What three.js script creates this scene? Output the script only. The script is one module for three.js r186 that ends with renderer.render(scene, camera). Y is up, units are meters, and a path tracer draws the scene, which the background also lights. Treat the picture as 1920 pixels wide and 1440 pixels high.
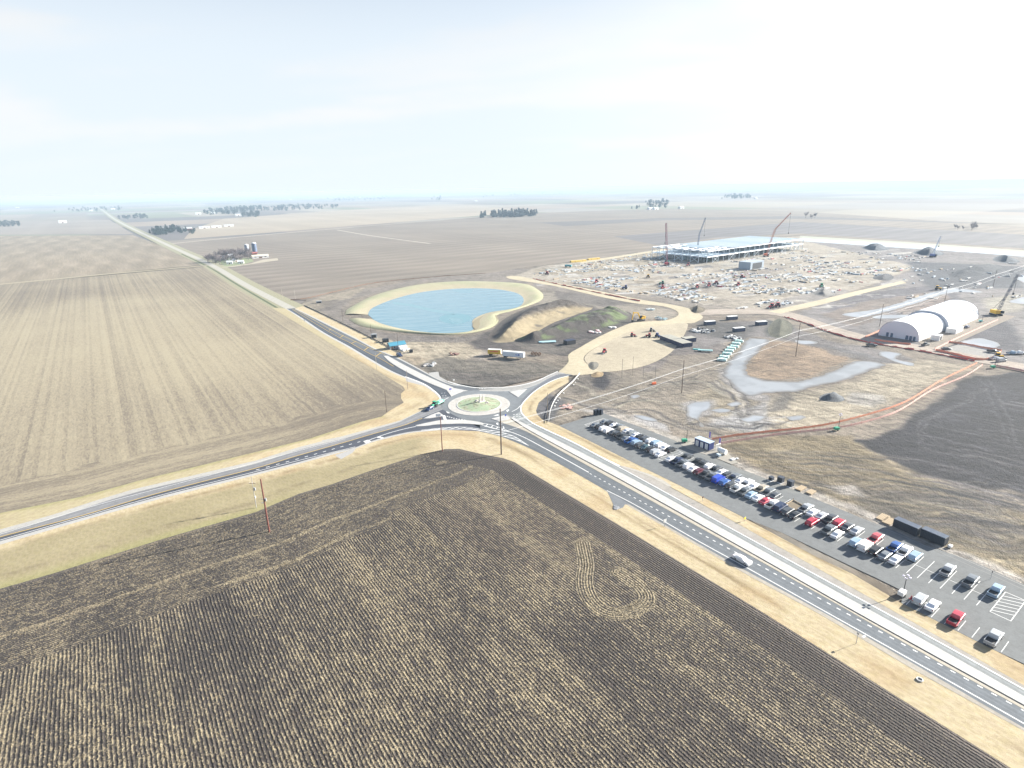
import * as THREE from 'three';
import { mergeGeometries } from 'three/addons/utils/BufferGeometryUtils.js';
import { RoundedBoxGeometry } from 'three/addons/geometries/RoundedBoxGeometry.js';

// ---------------------------------------------------------------- camera, sky, sun, haze, exposure
const scene = new THREE.Scene();
const FOC = 1110, EYE = 100, PITCH = 18.3 * Math.PI / 180, ROLL = 1.05 * Math.PI / 180;
const camera = new THREE.PerspectiveCamera(2 * Math.atan(720 / FOC) * 180 / Math.PI, 4 / 3, 1, 90000);
const FW = new THREE.Vector3(0, -Math.sin(PITCH), -Math.cos(PITCH));
const UP0 = new THREE.Vector3(0, Math.cos(PITCH), -Math.sin(PITCH)), RT0 = new THREE.Vector3(1, 0, 0);
const RT = RT0.clone().multiplyScalar(Math.cos(ROLL)).addScaledVector(UP0, -Math.sin(ROLL));
const UPV = UP0.clone().multiplyScalar(Math.cos(ROLL)).addScaledVector(RT0, Math.sin(ROLL));
camera.position.set(0, EYE, 0);
camera.quaternion.setFromRotationMatrix(new THREE.Matrix4().makeBasis(RT, UPV, FW.clone().negate()));
camera.updateMatrixWorld();

const SUN_AZ = 110.5 * Math.PI / 180, SUN_EL = 22 * Math.PI / 180;
const SUN = new THREE.Vector3(Math.sin(SUN_AZ) * Math.cos(SUN_EL), Math.sin(SUN_EL), Math.cos(SUN_AZ) * Math.cos(SUN_EL));
const EXPOSURE = 3.2, SUN_I = 5.0;

// ---------------------------------------------------------------- noise
let seed = 1234567;
function rnd() { seed = (seed * 1664525 + 1013904223) >>> 0; return seed / 4294967296; }
const rr = (a, b) => a + (b - a) * rnd(), pick = (a) => a[Math.floor(rnd() * a.length) % a.length];
const NT = new Float32Array(65536); for (let i = 0; i < 65536; i++) NT[i] = rnd();
const hsh = (x, y) => NT[(Math.imul(x, 374761393) + Math.imul(y, 668265263) ^ (x >> 3) * 97) >>> 7 & 65535];
function vn(x, y) {
  const xi = Math.floor(x), yi = Math.floor(y); let u = x - xi, v = y - yi; u = u * u * (3 - 2 * u); v = v * v * (3 - 2 * v);
  const a = hsh(xi, yi), b = hsh(xi + 1, yi), c = hsh(xi, yi + 1), d = hsh(xi + 1, yi + 1);
  return a + (b - a) * u + (c - a) * v + (a - b - c + d) * u * v;
}
function fbm(x, y, o = 4) { let s = 0, a = 0.5, t = 0; for (let i = 0; i < o; i++) { s += a * vn(x, y); t += a; x = x * 2.03 + 17.1; y = y * 2.03 + 9.7; a *= 0.5; } return s / t; }
function pn(x, y, P) { // tiles every P cells
  const xi = Math.floor(x), yi = Math.floor(y); let u = x - xi, v = y - yi; u = u * u * (3 - 2 * u); v = v * v * (3 - 2 * v);
  const m = (q) => ((q % P) + P) % P, x0 = m(xi), x1 = m(xi + 1), y0 = m(yi) + 1000, y1 = m(yi + 1) + 1000;
  const a = hsh(x0, y0), b = hsh(x1, y0), c = hsh(x0, y1), d = hsh(x1, y1);
  return a + (b - a) * u + (c - a) * v + (a - b - c + d) * u * v;
}
const clamp = (x, a = 0, b = 1) => Math.min(b, Math.max(a, x)), mix = (a, b, t) => a + (b - a) * t;
const sstep = (a, b, x) => { const t = clamp((x - a) / (b - a)); return t * t * (3 - 2 * t); };
const mix3 = (a, b, t) => [mix(a[0], b[0], t), mix(a[1], b[1], t), mix(a[2], b[2], t)];

// ---------------------------------------------------------------- the sky: thin high cloud, brighter towards the sun
{
  const W = 1024, H = 512, d = new Float32Array(W * H * 4);
  for (let j = 0; j < H; j++) for (let i = 0; i < W; i++) {
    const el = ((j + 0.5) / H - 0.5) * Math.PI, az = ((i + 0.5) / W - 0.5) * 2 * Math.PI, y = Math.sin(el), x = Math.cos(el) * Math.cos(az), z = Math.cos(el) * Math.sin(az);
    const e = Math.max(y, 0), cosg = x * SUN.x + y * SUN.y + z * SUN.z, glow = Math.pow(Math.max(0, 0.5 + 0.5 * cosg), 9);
    const f = (1 - sstep(0.17, 0.55, e)) * (1 - 0.45 * e); let c = mix3([0.035, 0.075, 0.165], [0.276, 0.305, 0.326], f);  // upper sky, out of view, darkened steeply to cut fill light and deepen shadows
    // cloud sheets in a plane overhead, drawn out along one direction
    const k = 1 / (e + 0.12), px = x * k, pz = z * k, wob = fbm(px * 0.8 + 3, pz * 0.8, 3);
    let cl = fbm(px * 0.55 + pz * 0.25 + wob * 1.6 + 11, pz * 2.1 - px * 0.35 + wob * 1.2, 5);
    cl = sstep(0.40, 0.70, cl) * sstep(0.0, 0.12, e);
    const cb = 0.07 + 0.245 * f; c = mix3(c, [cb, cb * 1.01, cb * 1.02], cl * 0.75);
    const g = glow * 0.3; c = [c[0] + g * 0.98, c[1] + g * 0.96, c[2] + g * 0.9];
    const o = (j * W + i) * 4; d[o] = c[0]; d[o + 1] = c[1]; d[o + 2] = c[2]; d[o + 3] = 1;
  }
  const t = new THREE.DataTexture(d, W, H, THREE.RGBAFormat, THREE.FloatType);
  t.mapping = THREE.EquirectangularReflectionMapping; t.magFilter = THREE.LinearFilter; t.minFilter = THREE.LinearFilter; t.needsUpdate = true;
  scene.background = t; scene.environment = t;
}
const sun = new THREE.DirectionalLight(new THREE.Color(1, 0.95, 0.86), SUN_I);
sun.position.copy(SUN).multiplyScalar(900); sun.castShadow = true; sun.shadow.mapSize.set(4096, 4096);
Object.assign(sun.shadow.camera, { left: -700, right: 900, top: 900, bottom: -700, near: 1, far: 3000 });
scene.add(sun, sun.target);
scene.fog = new THREE.FogExp2(new THREE.Color(0.62, 0.81, 1.0), 1.2e-4);
const renderer = new THREE.WebGLRenderer({ antialias: true });
renderer.setSize(1024, 768); renderer.shadowMap.enabled = true;
renderer.toneMapping = THREE.LinearToneMapping; renderer.toneMappingExposure = EXPOSURE;

// ---------------------------------------------------------------- places: a sight line meets the level ground (metres)
const V3 = (x, y, z) => new THREE.Vector3(x, y, z);
function G(x, y, h = 0) {
  const d = FW.clone().addScaledVector(RT, (x - 960) / FOC).addScaledVector(UPV, -(y - 720) / FOC), t = (EYE - h) / -d.y;
  return V3(d.x * t, h, d.z * t);
}
const px = (s) => s.trim().split(/\s+/).map((q) => q.split(',').map(Number)); // 'x,y x,y ...'
const gp = (s) => (typeof s === 'string' ? px(s) : s).map(([x, y]) => G(x, y));
const dirOf = (deg) => { const a = deg * Math.PI / 180; return V3(Math.sin(a), 0, Math.cos(a)); };
const ROADDIR = 34.3, AX = dirOf(ROADDIR), BX = dirOf(ROADDIR + 90); // along the state road towards us, and across it to the right
const WDIR = 126.2;

// ---------------------------------------------------------------- colours: real-world albedo from the colour a sunlit level surface shows
const lin1 = (c) => { c /= 255; return c <= 0.04045 ? c / 12.92 : ((c + 0.055) / 1.055) ** 2.4; };
const K = 2.05;
const S = (r, g, b, k = 1) => { const m = (lin1(r) + lin1(g) + lin1(b)) / 3, q = (c) => mix(lin1(c), m, 0.14) / K * k; return [q(r), q(g), q(b)]; };
const col = (a) => new THREE.Color().setRGB(a[0], a[1], a[2]);
const toS = (l) => Math.round(255 * clamp(l <= 0.0031308 ? l * 12.92 : 1.055 * l ** (1 / 2.4) - 0.055));
const css = (a) => `rgb(${toS(a[0])},${toS(a[1])},${toS(a[2])})`;

// ---------------------------------------------------------------- textures
const LUT = new Uint8Array(4097); for (let i = 0; i <= 4096; i++) LUT[i] = toS(i / 4096);
function dataTex(w, h, fn, srgb = true) {
  const d = new Uint8Array(w * h * 4), c = [0, 0, 0];
  for (let j = 0, o = 0; j < h; j++) for (let i = 0; i < w; i++, o += 4) {
    fn(i, j, c);
    if (srgb) { d[o] = LUT[clamp(c[0]) * 4096 | 0]; d[o + 1] = LUT[clamp(c[1]) * 4096 | 0]; d[o + 2] = LUT[clamp(c[2]) * 4096 | 0]; } else d[o] = d[o + 1] = d[o + 2] = clamp(c[0]) * 255;
    d[o + 3] = 255;
  }
  const t = new THREE.DataTexture(d, w, h, THREE.RGBAFormat);
  t.wrapS = t.wrapT = THREE.RepeatWrapping; t.magFilter = THREE.LinearFilter; t.minFilter = THREE.LinearMipmapLinearFilter; t.generateMipmaps = true; t.anisotropy = 16;
  if (srgb) t.colorSpace = THREE.SRGBColorSpace; t.needsUpdate = true;
  return t;
}
const scaled = (t, m, m2 = m) => { const c = t.clone(); c.repeat.set(1 / m, 1 / m2); c.needsUpdate = true; return c; }; // uv in metres
// fine mineral grain, mean about 0.85
const grainTex = dataTex(512, 512, (i, j, c) => { const g = 0.62 + 0.2 * pn(i / 2, j / 2, 256) + 0.16 * pn(i / 16, j / 16, 32) + 0.16 * pn(i / 64 + 5, j / 64, 8); c[0] = c[1] = c[2] = g; });
// dry mown straw drawn out along u
const strawTex = dataTex(1024, 1024, (i, j, c) => {
  const s = pn(i / 24, j / 3, 1024 / 24 | 0 || 1), b = pn(i / 6, j / 2, 512), w = pn(i / 128, j / 32 + 3, 8), g = pn(i / 64 + 9, j / 64, 16), f = 0.5 + 0.16 * s + 0.2 * b + 0.14 * w + 0.14 * g;
  c[0] = f; c[1] = f * (0.965 + 0.03 * g); c[2] = f * (0.88 + 0.14 * w);
});
// long streaks of a far harvested field along u
const streakTex = dataTex(1024, 1024, (i, j, c) => {
  const s = pn(i / 128, j / 4, 8) * 0.5 + pn(i / 64, j / 12 + 7, 16) * 0.5, b = pn(i / 256, j / 64, 4), f = 0.58 + 0.3 * (s - 0.5) + 0.28 * b + 0.18 * (pn(i / 3, j / 3, 341) - 0.5);
  c[0] = f; c[1] = f * (0.975 + 0.03 * s); c[2] = f * (0.93 + 0.06 * b);
});
// clods and ruts, height only
const clodTex = dataTex(1024, 1024, (i, j, c) => { c[0] = 0.1 + 0.3 * pn(i / 6, j / 6, 170) + 0.3 * pn(i / 16 + 3, j / 16, 64) + 0.3 * pn(i / 64, j / 64, 16); }, false);
const rippleTex = dataTex(512, 512, (i, j, c) => { c[0] = 0.5 * pn(i / 16, j / 16, 32) + 0.3 * pn(i / 8, j / 6, 64) + 0.2 * pn(i / 32, j / 32, 16); }, false);

// ---------------------------------------------------------------- materials
function M(a, rough = 0.9, o = {}) {
  const { tex, m = 4, m2, bump, bm = 10, bs = 0.05, vc, ...rest } = o;
  const mat = new THREE.MeshStandardMaterial({ color: Array.isArray(a) ? col(a) : new THREE.Color(a), roughness: rough, metalness: 0, ...rest });
  if (tex) mat.map = scaled(tex, m, m2 || m);
  if (bump) { mat.bumpMap = scaled(bump, bm); mat.bumpScale = bs; }
  if (vc) mat.vertexColors = true;
  return mat;
}
const G1 = 1 / 0.85, G2 = 1 / 0.8;
const asphaltOf = (s) => M(s.map((q) => q * 1.12), 0.92, { tex: grainTex, m: 9, vc: true, bump: grainTex, bm: 2, bs: 0.01 });
const mat = {
  white: M([0.78, 0.78, 0.76], 0.6), paint: M([0.72, 0.72, 0.7], 0.7, { tex: grainTex, m: 3 }), yellow: M([0.6, 0.4, 0.06], 0.7, { tex: grainTex, m: 3 }),
  concrete: M([0.5, 0.49, 0.47], 0.85, { tex: grainTex, m: 6, vc: true }), joint: M([0.16, 0.15, 0.14], 0.9),
  steel: M([0.5, 0.55, 0.6], 0.5, { metalness: 0.3 }), dark: M([0.025, 0.027, 0.032], 0.7), black: M([0.012, 0.012, 0.014], 0.6), rubber: M([0.02, 0.02, 0.022], 0.85),
  glass: new THREE.MeshPhysicalMaterial({ color: col([0.012, 0.018, 0.03]), roughness: 0.2, specularIntensity: 0.35 }), wood: M([0.16, 0.09, 0.055], 0.9), palewood: M([0.42, 0.33, 0.22], 0.9), grey: M([0.3, 0.31, 0.32], 0.7), pole: M([0.09, 0.062, 0.05], 0.9), redpole: M([0.17, 0.06, 0.045], 0.9),
  red: M([0.42, 0.03, 0.045], 0.5), orange: M([0.72, 0.16, 0.05], 0.7), net: M([0.75, 0.34, 0.22], 0.8), machine: M([0.72, 0.43, 0.03], 0.5), green: M([0.03, 0.36, 0.2], 0.5), teal: M([0.12, 0.5, 0.5], 0.5), blue: M([0.03, 0.07, 0.3], 0.5),
  fabric: M([0.88, 0.88, 0.88], 0.7), gravel: M([0.3, 0.32, 0.35], 0.95, { tex: grainTex, m: 6, bump: clodTex, bm: 9, bs: 0.3 }), insulator: M([0.6, 0.6, 0.6], 0.3),
  wire: M([0.72, 0.73, 0.74], 0.5), lamp: M([0.85, 0.8, 0.95], 0.3), tail: M([0.35, 0.01, 0.01], 0.3), headlamp: M([0.8, 0.8, 0.8], 0.15), rock: M([0.42, 0.38, 0.36], 0.9),
};

// ---------------------------------------------------------------- building blocks
const taken = new Map();
function numbered(n) { const k = taken.get(n) || 0; taken.set(n, k + 1); return k ? `${n}_${String(k).padStart(3, '0')}` : n; }
function flags(o) { o.traverse((q) => { if (q.isMesh) { q.castShadow = q.receiveShadow = true; } }); return o; }
function thing(name, label, category, pos, ry = 0, group) {
  const o = new THREE.Group(); o.name = numbered(name); o.position.copy(pos); o.rotation.y = ry; o.userData = { label, category }; if (group) o.userData.group = group; scene.add(o); return o;
}
function part(parent, name, geos, material) {
  const list = (Array.isArray(geos) ? geos : [geos]).map((g) => (g.index ? g.toNonIndexed() : g));
  if (list.length > 1) for (const g of list) for (const k of Object.keys(g.attributes)) if (!['position', 'normal', 'uv'].includes(k)) g.deleteAttribute(k);
  const o = new THREE.Mesh(list.length > 1 ? mergeGeometries(list) : list[0], material); o.name = name; o.castShadow = o.receiveShadow = true; parent.add(o); return o;
}
function structure(name, geo, material, kind = 'structure', label) {
  const o = new THREE.Mesh(geo, material); o.name = numbered(name); o.userData = { kind }; if (label) o.userData.label = label; o.receiveShadow = o.castShadow = true; scene.add(o); return o;
}
const box = (w, h, d, x = 0, y = 0, z = 0, ry = 0) => { const g = new THREE.BoxGeometry(w, h, d); if (ry) g.rotateY(ry); return g.translate(x, y, z); }; // y = centre
const rbox = (w, h, d, x, y, z, r = 0.08) => new RoundedBoxGeometry(w, h, d, 1, r).translate(x, y, z);
const cyl = (a, b, h, x = 0, y = 0, z = 0, n = 8) => new THREE.CylinderGeometry(a, b, h, n).translate(x, y, z);
function bar(p, q, r, n = 5) { const d = q.clone().sub(p), g = new THREE.CylinderGeometry(r, r, d.length(), n); g.applyQuaternion(new THREE.Quaternion().setFromUnitVectors(V3(0, 1, 0), d.clone().normalize())); return g.translate((p.x + q.x) / 2, (p.y + q.y) / 2, (p.z + q.z) / 2); }
const beam = (p, q, w) => { const d = q.clone().sub(p), g = new THREE.BoxGeometry(w, d.length(), w); g.applyQuaternion(new THREE.Quaternion().setFromUnitVectors(V3(0, 1, 0), d.clone().normalize())); return g.translate((p.x + q.x) / 2, (p.y + q.y) / 2, (p.z + q.z) / 2); };
function quads(list) { // flat faces from corner lists
  const P = []; for (const q of list) for (let k = 2; k < q.length; k++) P.push(...q[0], ...q[k - 1], ...q[k]);
  const g = new THREE.BufferGeometry(); g.setAttribute('position', new THREE.Float32BufferAttribute(P, 3)); g.setAttribute('uv', new THREE.Float32BufferAttribute(new Float32Array(P.length / 3 * 2), 2)); g.computeVertexNormals(); return g;
}
function curve(pts, n = 6, closed = false) { return new THREE.CatmullRomCurve3(pts, closed, 'centripetal').getPoints(pts.length * n); }
function evenly(pts, step) { const c = new THREE.CurvePath(); for (let i = 1; i < pts.length; i++) if (pts[i].distanceTo(pts[i - 1]) > 1e-4) c.add(new THREE.LineCurve3(pts[i - 1], pts[i])); const n = Math.max(1, Math.round(c.getLength() / step)), o = []; for (let i = 0; i <= n; i++) o.push(c.getPointAt(i / n)); return o; }
function polyDist(x, z, L) { let m = 1e18; for (let i = 1; i < L.length; i++) { const ax = L[i - 1].x, az = L[i - 1].z, bx = L[i].x - ax, bz = L[i].z - az, t = clamp(((x - ax) * bx + (z - az) * bz) / (bx * bx + bz * bz + 1e-9)), dx = x - ax - bx * t, dz = z - az - bz * t, d = dx * dx + dz * dz; if (d < m) m = d; } return Math.sqrt(m); }
function inside(x, z, L) { let k = false; for (let i = 0, j = L.length - 1; i < L.length; j = i++) if ((L[i].z > z) !== (L[j].z > z) && x < (L[j].x - L[i].x) * (z - L[i].z) / (L[j].z - L[i].z) + L[i].x) k = !k; return k; }
// a sheet over a ground outline; sub = longest edge; shade(x, z) tints vertices; lift(x, z) raises them; uvDir = heading of u
function sheetGeo(pts, y, { sub = 0, shade, lift, uvDir = ROADDIR, uvBox } = {}) {
  let tris = THREE.ShapeUtils.triangulateShape(pts.map((p) => new THREE.Vector2(p.x, p.z)), []), P = pts.map((p) => [p.x, p.z]);
  if (sub) for (let pass = 0; pass < 14; pass++) {
    const mid = new Map(), out = []; let cut = false;
    const m = (a, b) => { const dx = P[a][0] - P[b][0], dz = P[a][1] - P[b][1], lim = typeof sub === 'function' ? sub((P[a][0] + P[b][0]) / 2, (P[a][1] + P[b][1]) / 2) : sub; if (dx * dx + dz * dz <= lim * lim) return -1; const k = a < b ? a * 4194304 + b : b * 4194304 + a; if (!mid.has(k)) { mid.set(k, P.length); P.push([(P[a][0] + P[b][0]) / 2, (P[a][1] + P[b][1]) / 2]); } cut = true; return mid.get(k); };
    for (const [a, b, c] of tris) {
      const x = m(a, b), y2 = m(b, c), z = m(c, a), n = (x >= 0) + (y2 >= 0) + (z >= 0);
      if (n === 3) out.push([a, x, z], [x, b, y2], [z, y2, c], [x, y2, z]);
      else if (n === 0) out.push([a, b, c]);
      else if (n === 1) { if (x >= 0) out.push([a, x, c], [x, b, c]); else if (y2 >= 0) out.push([a, b, y2], [a, y2, c]); else out.push([a, b, z], [z, b, c]); }
      else { if (x < 0) out.push([a, b, y2], [a, y2, z], [z, y2, c]); else if (y2 < 0) out.push([a, x, z], [x, b, c], [x, c, z]); else out.push([x, b, y2], [a, x, y2], [a, y2, c]); }
    }
    tris = out; if (!cut) break;
  }
  const g = new THREE.BufferGeometry(), n = P.length, pos = new Float32Array(n * 3), uv = new Float32Array(n * 2), cl = shade ? new Float32Array(n * 3) : null, u = dirOf(uvDir), w = dirOf(uvDir + 90);
  P.forEach(([x, z], i) => {
    pos[i * 3] = x; pos[i * 3 + 1] = y + (lift ? lift(x, z) : 0); pos[i * 3 + 2] = z;
    const a = x * u.x + z * u.z, b = x * w.x + z * w.z;
    if (uvBox) { uv[i * 2] = (a - uvBox[0]) / uvBox[2]; uv[i * 2 + 1] = (b - uvBox[1]) / uvBox[3]; } else { uv[i * 2] = a; uv[i * 2 + 1] = b; }
    if (cl) { const s = shade(x, z); cl[i * 3] = s[0]; cl[i * 3 + 1] = s[1]; cl[i * 3 + 2] = s[2]; }
  });
  const idx = []; for (const [a, b, c] of tris) { const cr = (P[b][0] - P[a][0]) * (P[c][1] - P[a][1]) - (P[b][1] - P[a][1]) * (P[c][0] - P[a][0]); if (cr > 0) idx.push(a, c, b); else idx.push(a, b, c); }
  g.setAttribute('position', new THREE.BufferAttribute(pos, 3)); g.setAttribute('uv', new THREE.BufferAttribute(uv, 2)); if (cl) g.setAttribute('color', new THREE.BufferAttribute(cl, 3)); g.setIndex(idx); g.computeVertexNormals(); return g;
}
const ones = () => [1, 1, 1];
function sheet(name, pts, y, material, o = {}) {
  const L = typeof pts === 'string' ? gp(pts) : pts, Q = o.smooth ? curve(L, o.smooth, true).slice(0, -1) : L;
  return structure(name, sheetGeo(Q, y, material.vertexColors && !o.shade ? { ...o, shade: ones } : o), material, 'structure');
}
// a band between two lines, with shade(across 0..1, metres along)
function bandGeo(A, B, y, { rows = 1, step = 3, shade } = {}) {
  const la = evenly(A, 1), n = Math.max(2, Math.ceil(la.length / step)), a = [], b = [], ca = new THREE.CurvePath(), cb = new THREE.CurvePath();
  for (let i = 1; i < A.length; i++) ca.add(new THREE.LineCurve3(A[i - 1], A[i])); for (let i = 1; i < B.length; i++) cb.add(new THREE.LineCurve3(B[i - 1], B[i]));
  for (let i = 0; i <= n; i++) a.push(ca.getPointAt(i / n));
  for (let i = 0; i <= n; i++) { // nearest point of B across from each point of A keeps the cross-section square
    let best = null, bd = 1e18; for (let k = 1; k < B.length; k++) { const s = B[k - 1], e = B[k].clone().sub(s), t = clamp(a[i].clone().sub(s).dot(e) / e.lengthSq()), p = s.clone().addScaledVector(e, t), d = p.distanceToSquared(a[i]); if (d < bd) { bd = d; best = p; } } b.push(i === 0 ? B[0].clone() : i === n ? B[B.length - 1].clone() : best);
  }
  const P = [], U = [], C = [], I = []; let s = 0;
  for (let i = 0; i <= n; i++) { if (i) s += a[i].distanceTo(a[i - 1]); for (let r = 0; r <= rows; r++) { const t = r / rows, p = a[i].clone().lerp(b[i], t); P.push(p.x, y, p.z); U.push(s, a[i].distanceTo(b[i]) * t); const c = shade ? shade(t, s) : [1, 1, 1]; C.push(...c); if (i && r) { const k = i * (rows + 1) + r; I.push(k - rows - 2, k - 1, k, k - rows - 2, k, k - rows - 1); } } }
  const g = new THREE.BufferGeometry(); g.setAttribute('position', new THREE.Float32BufferAttribute(P, 3)); g.setAttribute('uv', new THREE.Float32BufferAttribute(U, 2)); g.setAttribute('color', new THREE.Float32BufferAttribute(C, 3)); g.setIndex(I); g.computeVertexNormals();
  if (g.attributes.normal.getY(0) < 0) { for (let k = 0; k < I.length; k += 3) [I[k], I[k + 1]] = [I[k + 1], I[k]]; g.setIndex(I); g.computeVertexNormals(); }
  return g;
}
const ln = (s, n = 5) => curve(gp(s), n);
const band = (name, A, B, y, material, o) => structure(name, bandGeo(typeof A === 'string' ? ln(A) : A, typeof B === 'string' ? ln(B) : B, y, o), material);
// a painted line of a width, or a row of dashes on it
function lineGeo(pts, w, y, dash, gap) {
  const L = evenly(pts, 0.5), out = []; let s = 0; const runs = [];
  if (!dash) runs.push(L); else { const n = Math.round(L.length * 0.5 / (dash + gap)); const C = new THREE.CurvePath(); for (let i = 1; i < L.length; i++) C.add(new THREE.LineCurve3(L[i - 1], L[i])); const T = C.getLength(); for (let k = 0; k * (dash + gap) + dash < T; k++) runs.push([C.getPointAt(k * (dash + gap) / T), C.getPointAt((k * (dash + gap) + dash) / T)]); }
  for (const r of runs) { const P = [], I = [], U = []; for (let i = 0; i < r.length; i++) { const t = r[Math.min(i + 1, r.length - 1)].clone().sub(r[Math.max(i - 1, 0)]).normalize(), nx = -t.z * w / 2, nz = t.x * w / 2; P.push(r[i].x + nx, y, r[i].z + nz, r[i].x - nx, y, r[i].z - nz); U.push(i * 0.5, 0, i * 0.5, w); if (i) { const k = i * 2; I.push(k - 2, k, k - 1, k - 1, k, k + 1); } } const g = new THREE.BufferGeometry(); g.setAttribute('position', new THREE.Float32BufferAttribute(P, 3)); g.setAttribute('uv', new THREE.Float32BufferAttribute(U, 2)); g.setIndex(I); g.computeVertexNormals(); if (g.attributes.normal.getY(0) < 0) { for (let k = 0; k < I.length; k += 3) [I[k], I[k + 1]] = [I[k + 1], I[k]]; g.setIndex(I); g.computeVertexNormals(); } out.push(g.toNonIndexed()); }
  return out.length > 1 ? mergeGeometries(out) : out[0];
}
// a raised slab (island, kerbed median)
function slab(name, pts, y0, y1, material, o = {}) {
  const L = typeof pts === 'string' ? gp(pts) : pts, Q = o.smooth ? curve(L, o.smooth, true).slice(0, -1) : L, top = sheetGeo(Q, y1, { sub: o.sub || 0, shade: o.shade || ones }).toNonIndexed(), P = [];
  const wall = []; for (let i = 0; i < Q.length; i++) { const a = Q[i], b = Q[(i + 1) % Q.length]; wall.push([[a.x, y0, a.z], [b.x, y0, b.z], [b.x, y1, b.z], [a.x, y1, a.z]]); }
  const w = quads(wall); w.setAttribute('color', new THREE.Float32BufferAttribute(new Float32Array(w.attributes.position.count * 3).fill(1), 3));
  return structure(name, mergeGeometries([top, w]), material);
}
{ const raw = THREE.BufferGeometry.prototype.toNonIndexed; THREE.BufferGeometry.prototype.toNonIndexed = function () { return this.index ? raw.call(this) : this; }; }

// ================================================================ THE LAND
// ---- far farmland to the horizon: strips of harvested fields in a section grid
{
  const C = 12000, N = 1024, cell = new Map();
  const tones = [S(190, 174, 158), S(206, 196, 182), S(176, 162, 150), S(222, 208, 182), S(160, 152, 146), S(200, 186, 164), S(180, 184, 150), S(212, 190, 166)];
  const farTex = dataTex(N, N, (i, j, c) => {
    const a = (i / N - 0.5) * 2 * C, b = (j / N - 0.5) * 2 * C, si = Math.floor(a / 805), sj = Math.floor(b / 805), q = hsh(si, sj), q2 = hsh(si + 77, sj + 31);
    const along = q > 0.5 ? (a / 805 - si) : (b / 805 - sj), cuts = 1 + Math.floor(q2 * 4), k = Math.floor(along * cuts), t = tones[Math.floor(hsh(si * 7 + k, sj * 5 + 3) * 8) % 8];
    const f = 0.86 + 0.28 * fbm(a / 300, b / 120, 3), e = Math.min(a / 805 - si, b / 805 - sj) < 0.018 ? 1.12 : 1;
    c[0] = t[0] * f * e; c[1] = t[1] * f * e; c[2] = t[2] * f * e;
  });
  const R = 42000, n = 56, g = new THREE.PlaneGeometry(2 * R, 2 * R, n, n).rotateX(-Math.PI / 2), p = g.attributes.position, u = g.attributes.uv;
  for (let i = 0; i < p.count; i++) { const x = p.getX(i), z = p.getZ(i), a = x * AX.x + z * AX.z, b = x * BX.x + z * BX.z; u.setXY(i, a / (2 * C) + 0.5, b / (2 * C) + 0.5); }
  g.translate(0, -0.6, 0);
  structure('ground', g, M([0.78, 0.78, 0.78], 0.95, { map: farTex }));
}

// ---- harvested fields
const F1_EDGE_W = gp('-300,1186 0,1104 100,1075 300,1012 375,990 480,960 560,926 622,908 685,886 788,852');
const F1_EDGE_H = gp('835,842 861,841.5 906,852 944,859 966,867 992,884 1026,904 1180,996 1430,1148 1720,1330 1895,1440 2150,1598');
const F1 = [...F1_EDGE_W, ...F1_EDGE_H, V3(118, 0, -22), V3(-215, 0, -22)];
const soil = [0.038, 0.030, 0.025], husk = [0.36, 0.30, 0.19], huskDark = [0.17, 0.132, 0.085];
const LOOP = ln('1092,1018 1100,1060 1097,1083 1100,1108 1115,1132 1138,1148 1166,1150 1193,1142 1211,1126 1211,1114 1201,1101 1184,1087 1160,1072', 6);
const WX = dirOf(WDIR), WY = dirOf(WDIR + 90);
function field1At(x, z) { // residue cover 0..1, ridge height 0..1, zone tint
  const dH = polyDist(x, z, F1_EDGE_H), dW = polyDist(x, z, F1_EDGE_W), a = x * AX.x + z * AX.z, b = x * BX.x + z * BX.z;
  const patch = fbm(a / 26, b / 9, 3), fine = vn(x * 6.1, z * 6.1);
  let ph, al, cover, edge = 0;
  const loop = dH > 9 && x > -5 && x < 75 && z > -200 && z < -90 ? polyDist(x, z, LOOP) : 99;
  if (dH < 10.5 && dH < dW + 4) { ph = dH / 0.76; al = a; cover = 0.06 + 0.10 * patch; edge = 1 - sstep(1.2, 2.6, dH); }
  else if (loop < 2.5) { const s = polySide(x, z, LOOP); ph = s / 0.76 + 100; al = a * 0.7 + b * 0.7; cover = 0.62; }
  else if (dW < 38 - (x > -40 ? 6 : 0)) { const w = x * WY.x + z * WY.z; ph = dW / 0.76; al = x * WX.x + z * WX.z; cover = 0.40 + 0.22 * (patch - 0.5) + 0.28 * Math.exp(-(((dW + 5) % 11.5 - 5.7) ** 2) / 0.8) * sstep(0.35, 0.6, vn(al / 30, Math.floor(dW / 11.5) + 4)) - 0.10 * sstep(-60, -20, x); edge = 1 - sstep(0.5, 2, dW); }
  else { ph = b / 0.76; al = a; const pass = Math.floor(b / 4.56); cover = 0.42 + 0.36 * (patch - 0.5) + 0.14 * (hsh(pass, 5) - 0.5); }
  ph += 0.22 * (vn(al / 3.1, ph * 0.13) - 0.5) + 0.10 * (vn(al / 0.7, ph * 0.4 + 9) - 0.5);
  const k = Math.floor(ph), fr = ph - k - 0.5, prof = Math.exp(-fr * fr / 0.04), g2 = vn(x * 2.3 + 31, z * 2.3);
  const clump = 0.30 * vn(al / 1.7 + k * 7.7, k * 3.3) + 0.42 * fine + 0.32 * g2, r = sstep(0.36, 0.68, clump * (0.72 + 0.46 * prof) + (cover - 0.46) * 0.85);
  return [r, clamp(0.36 * Math.exp(-fr * fr / 0.07) + 0.38 * fine + 0.26 * g2), edge, patch];
}
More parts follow.
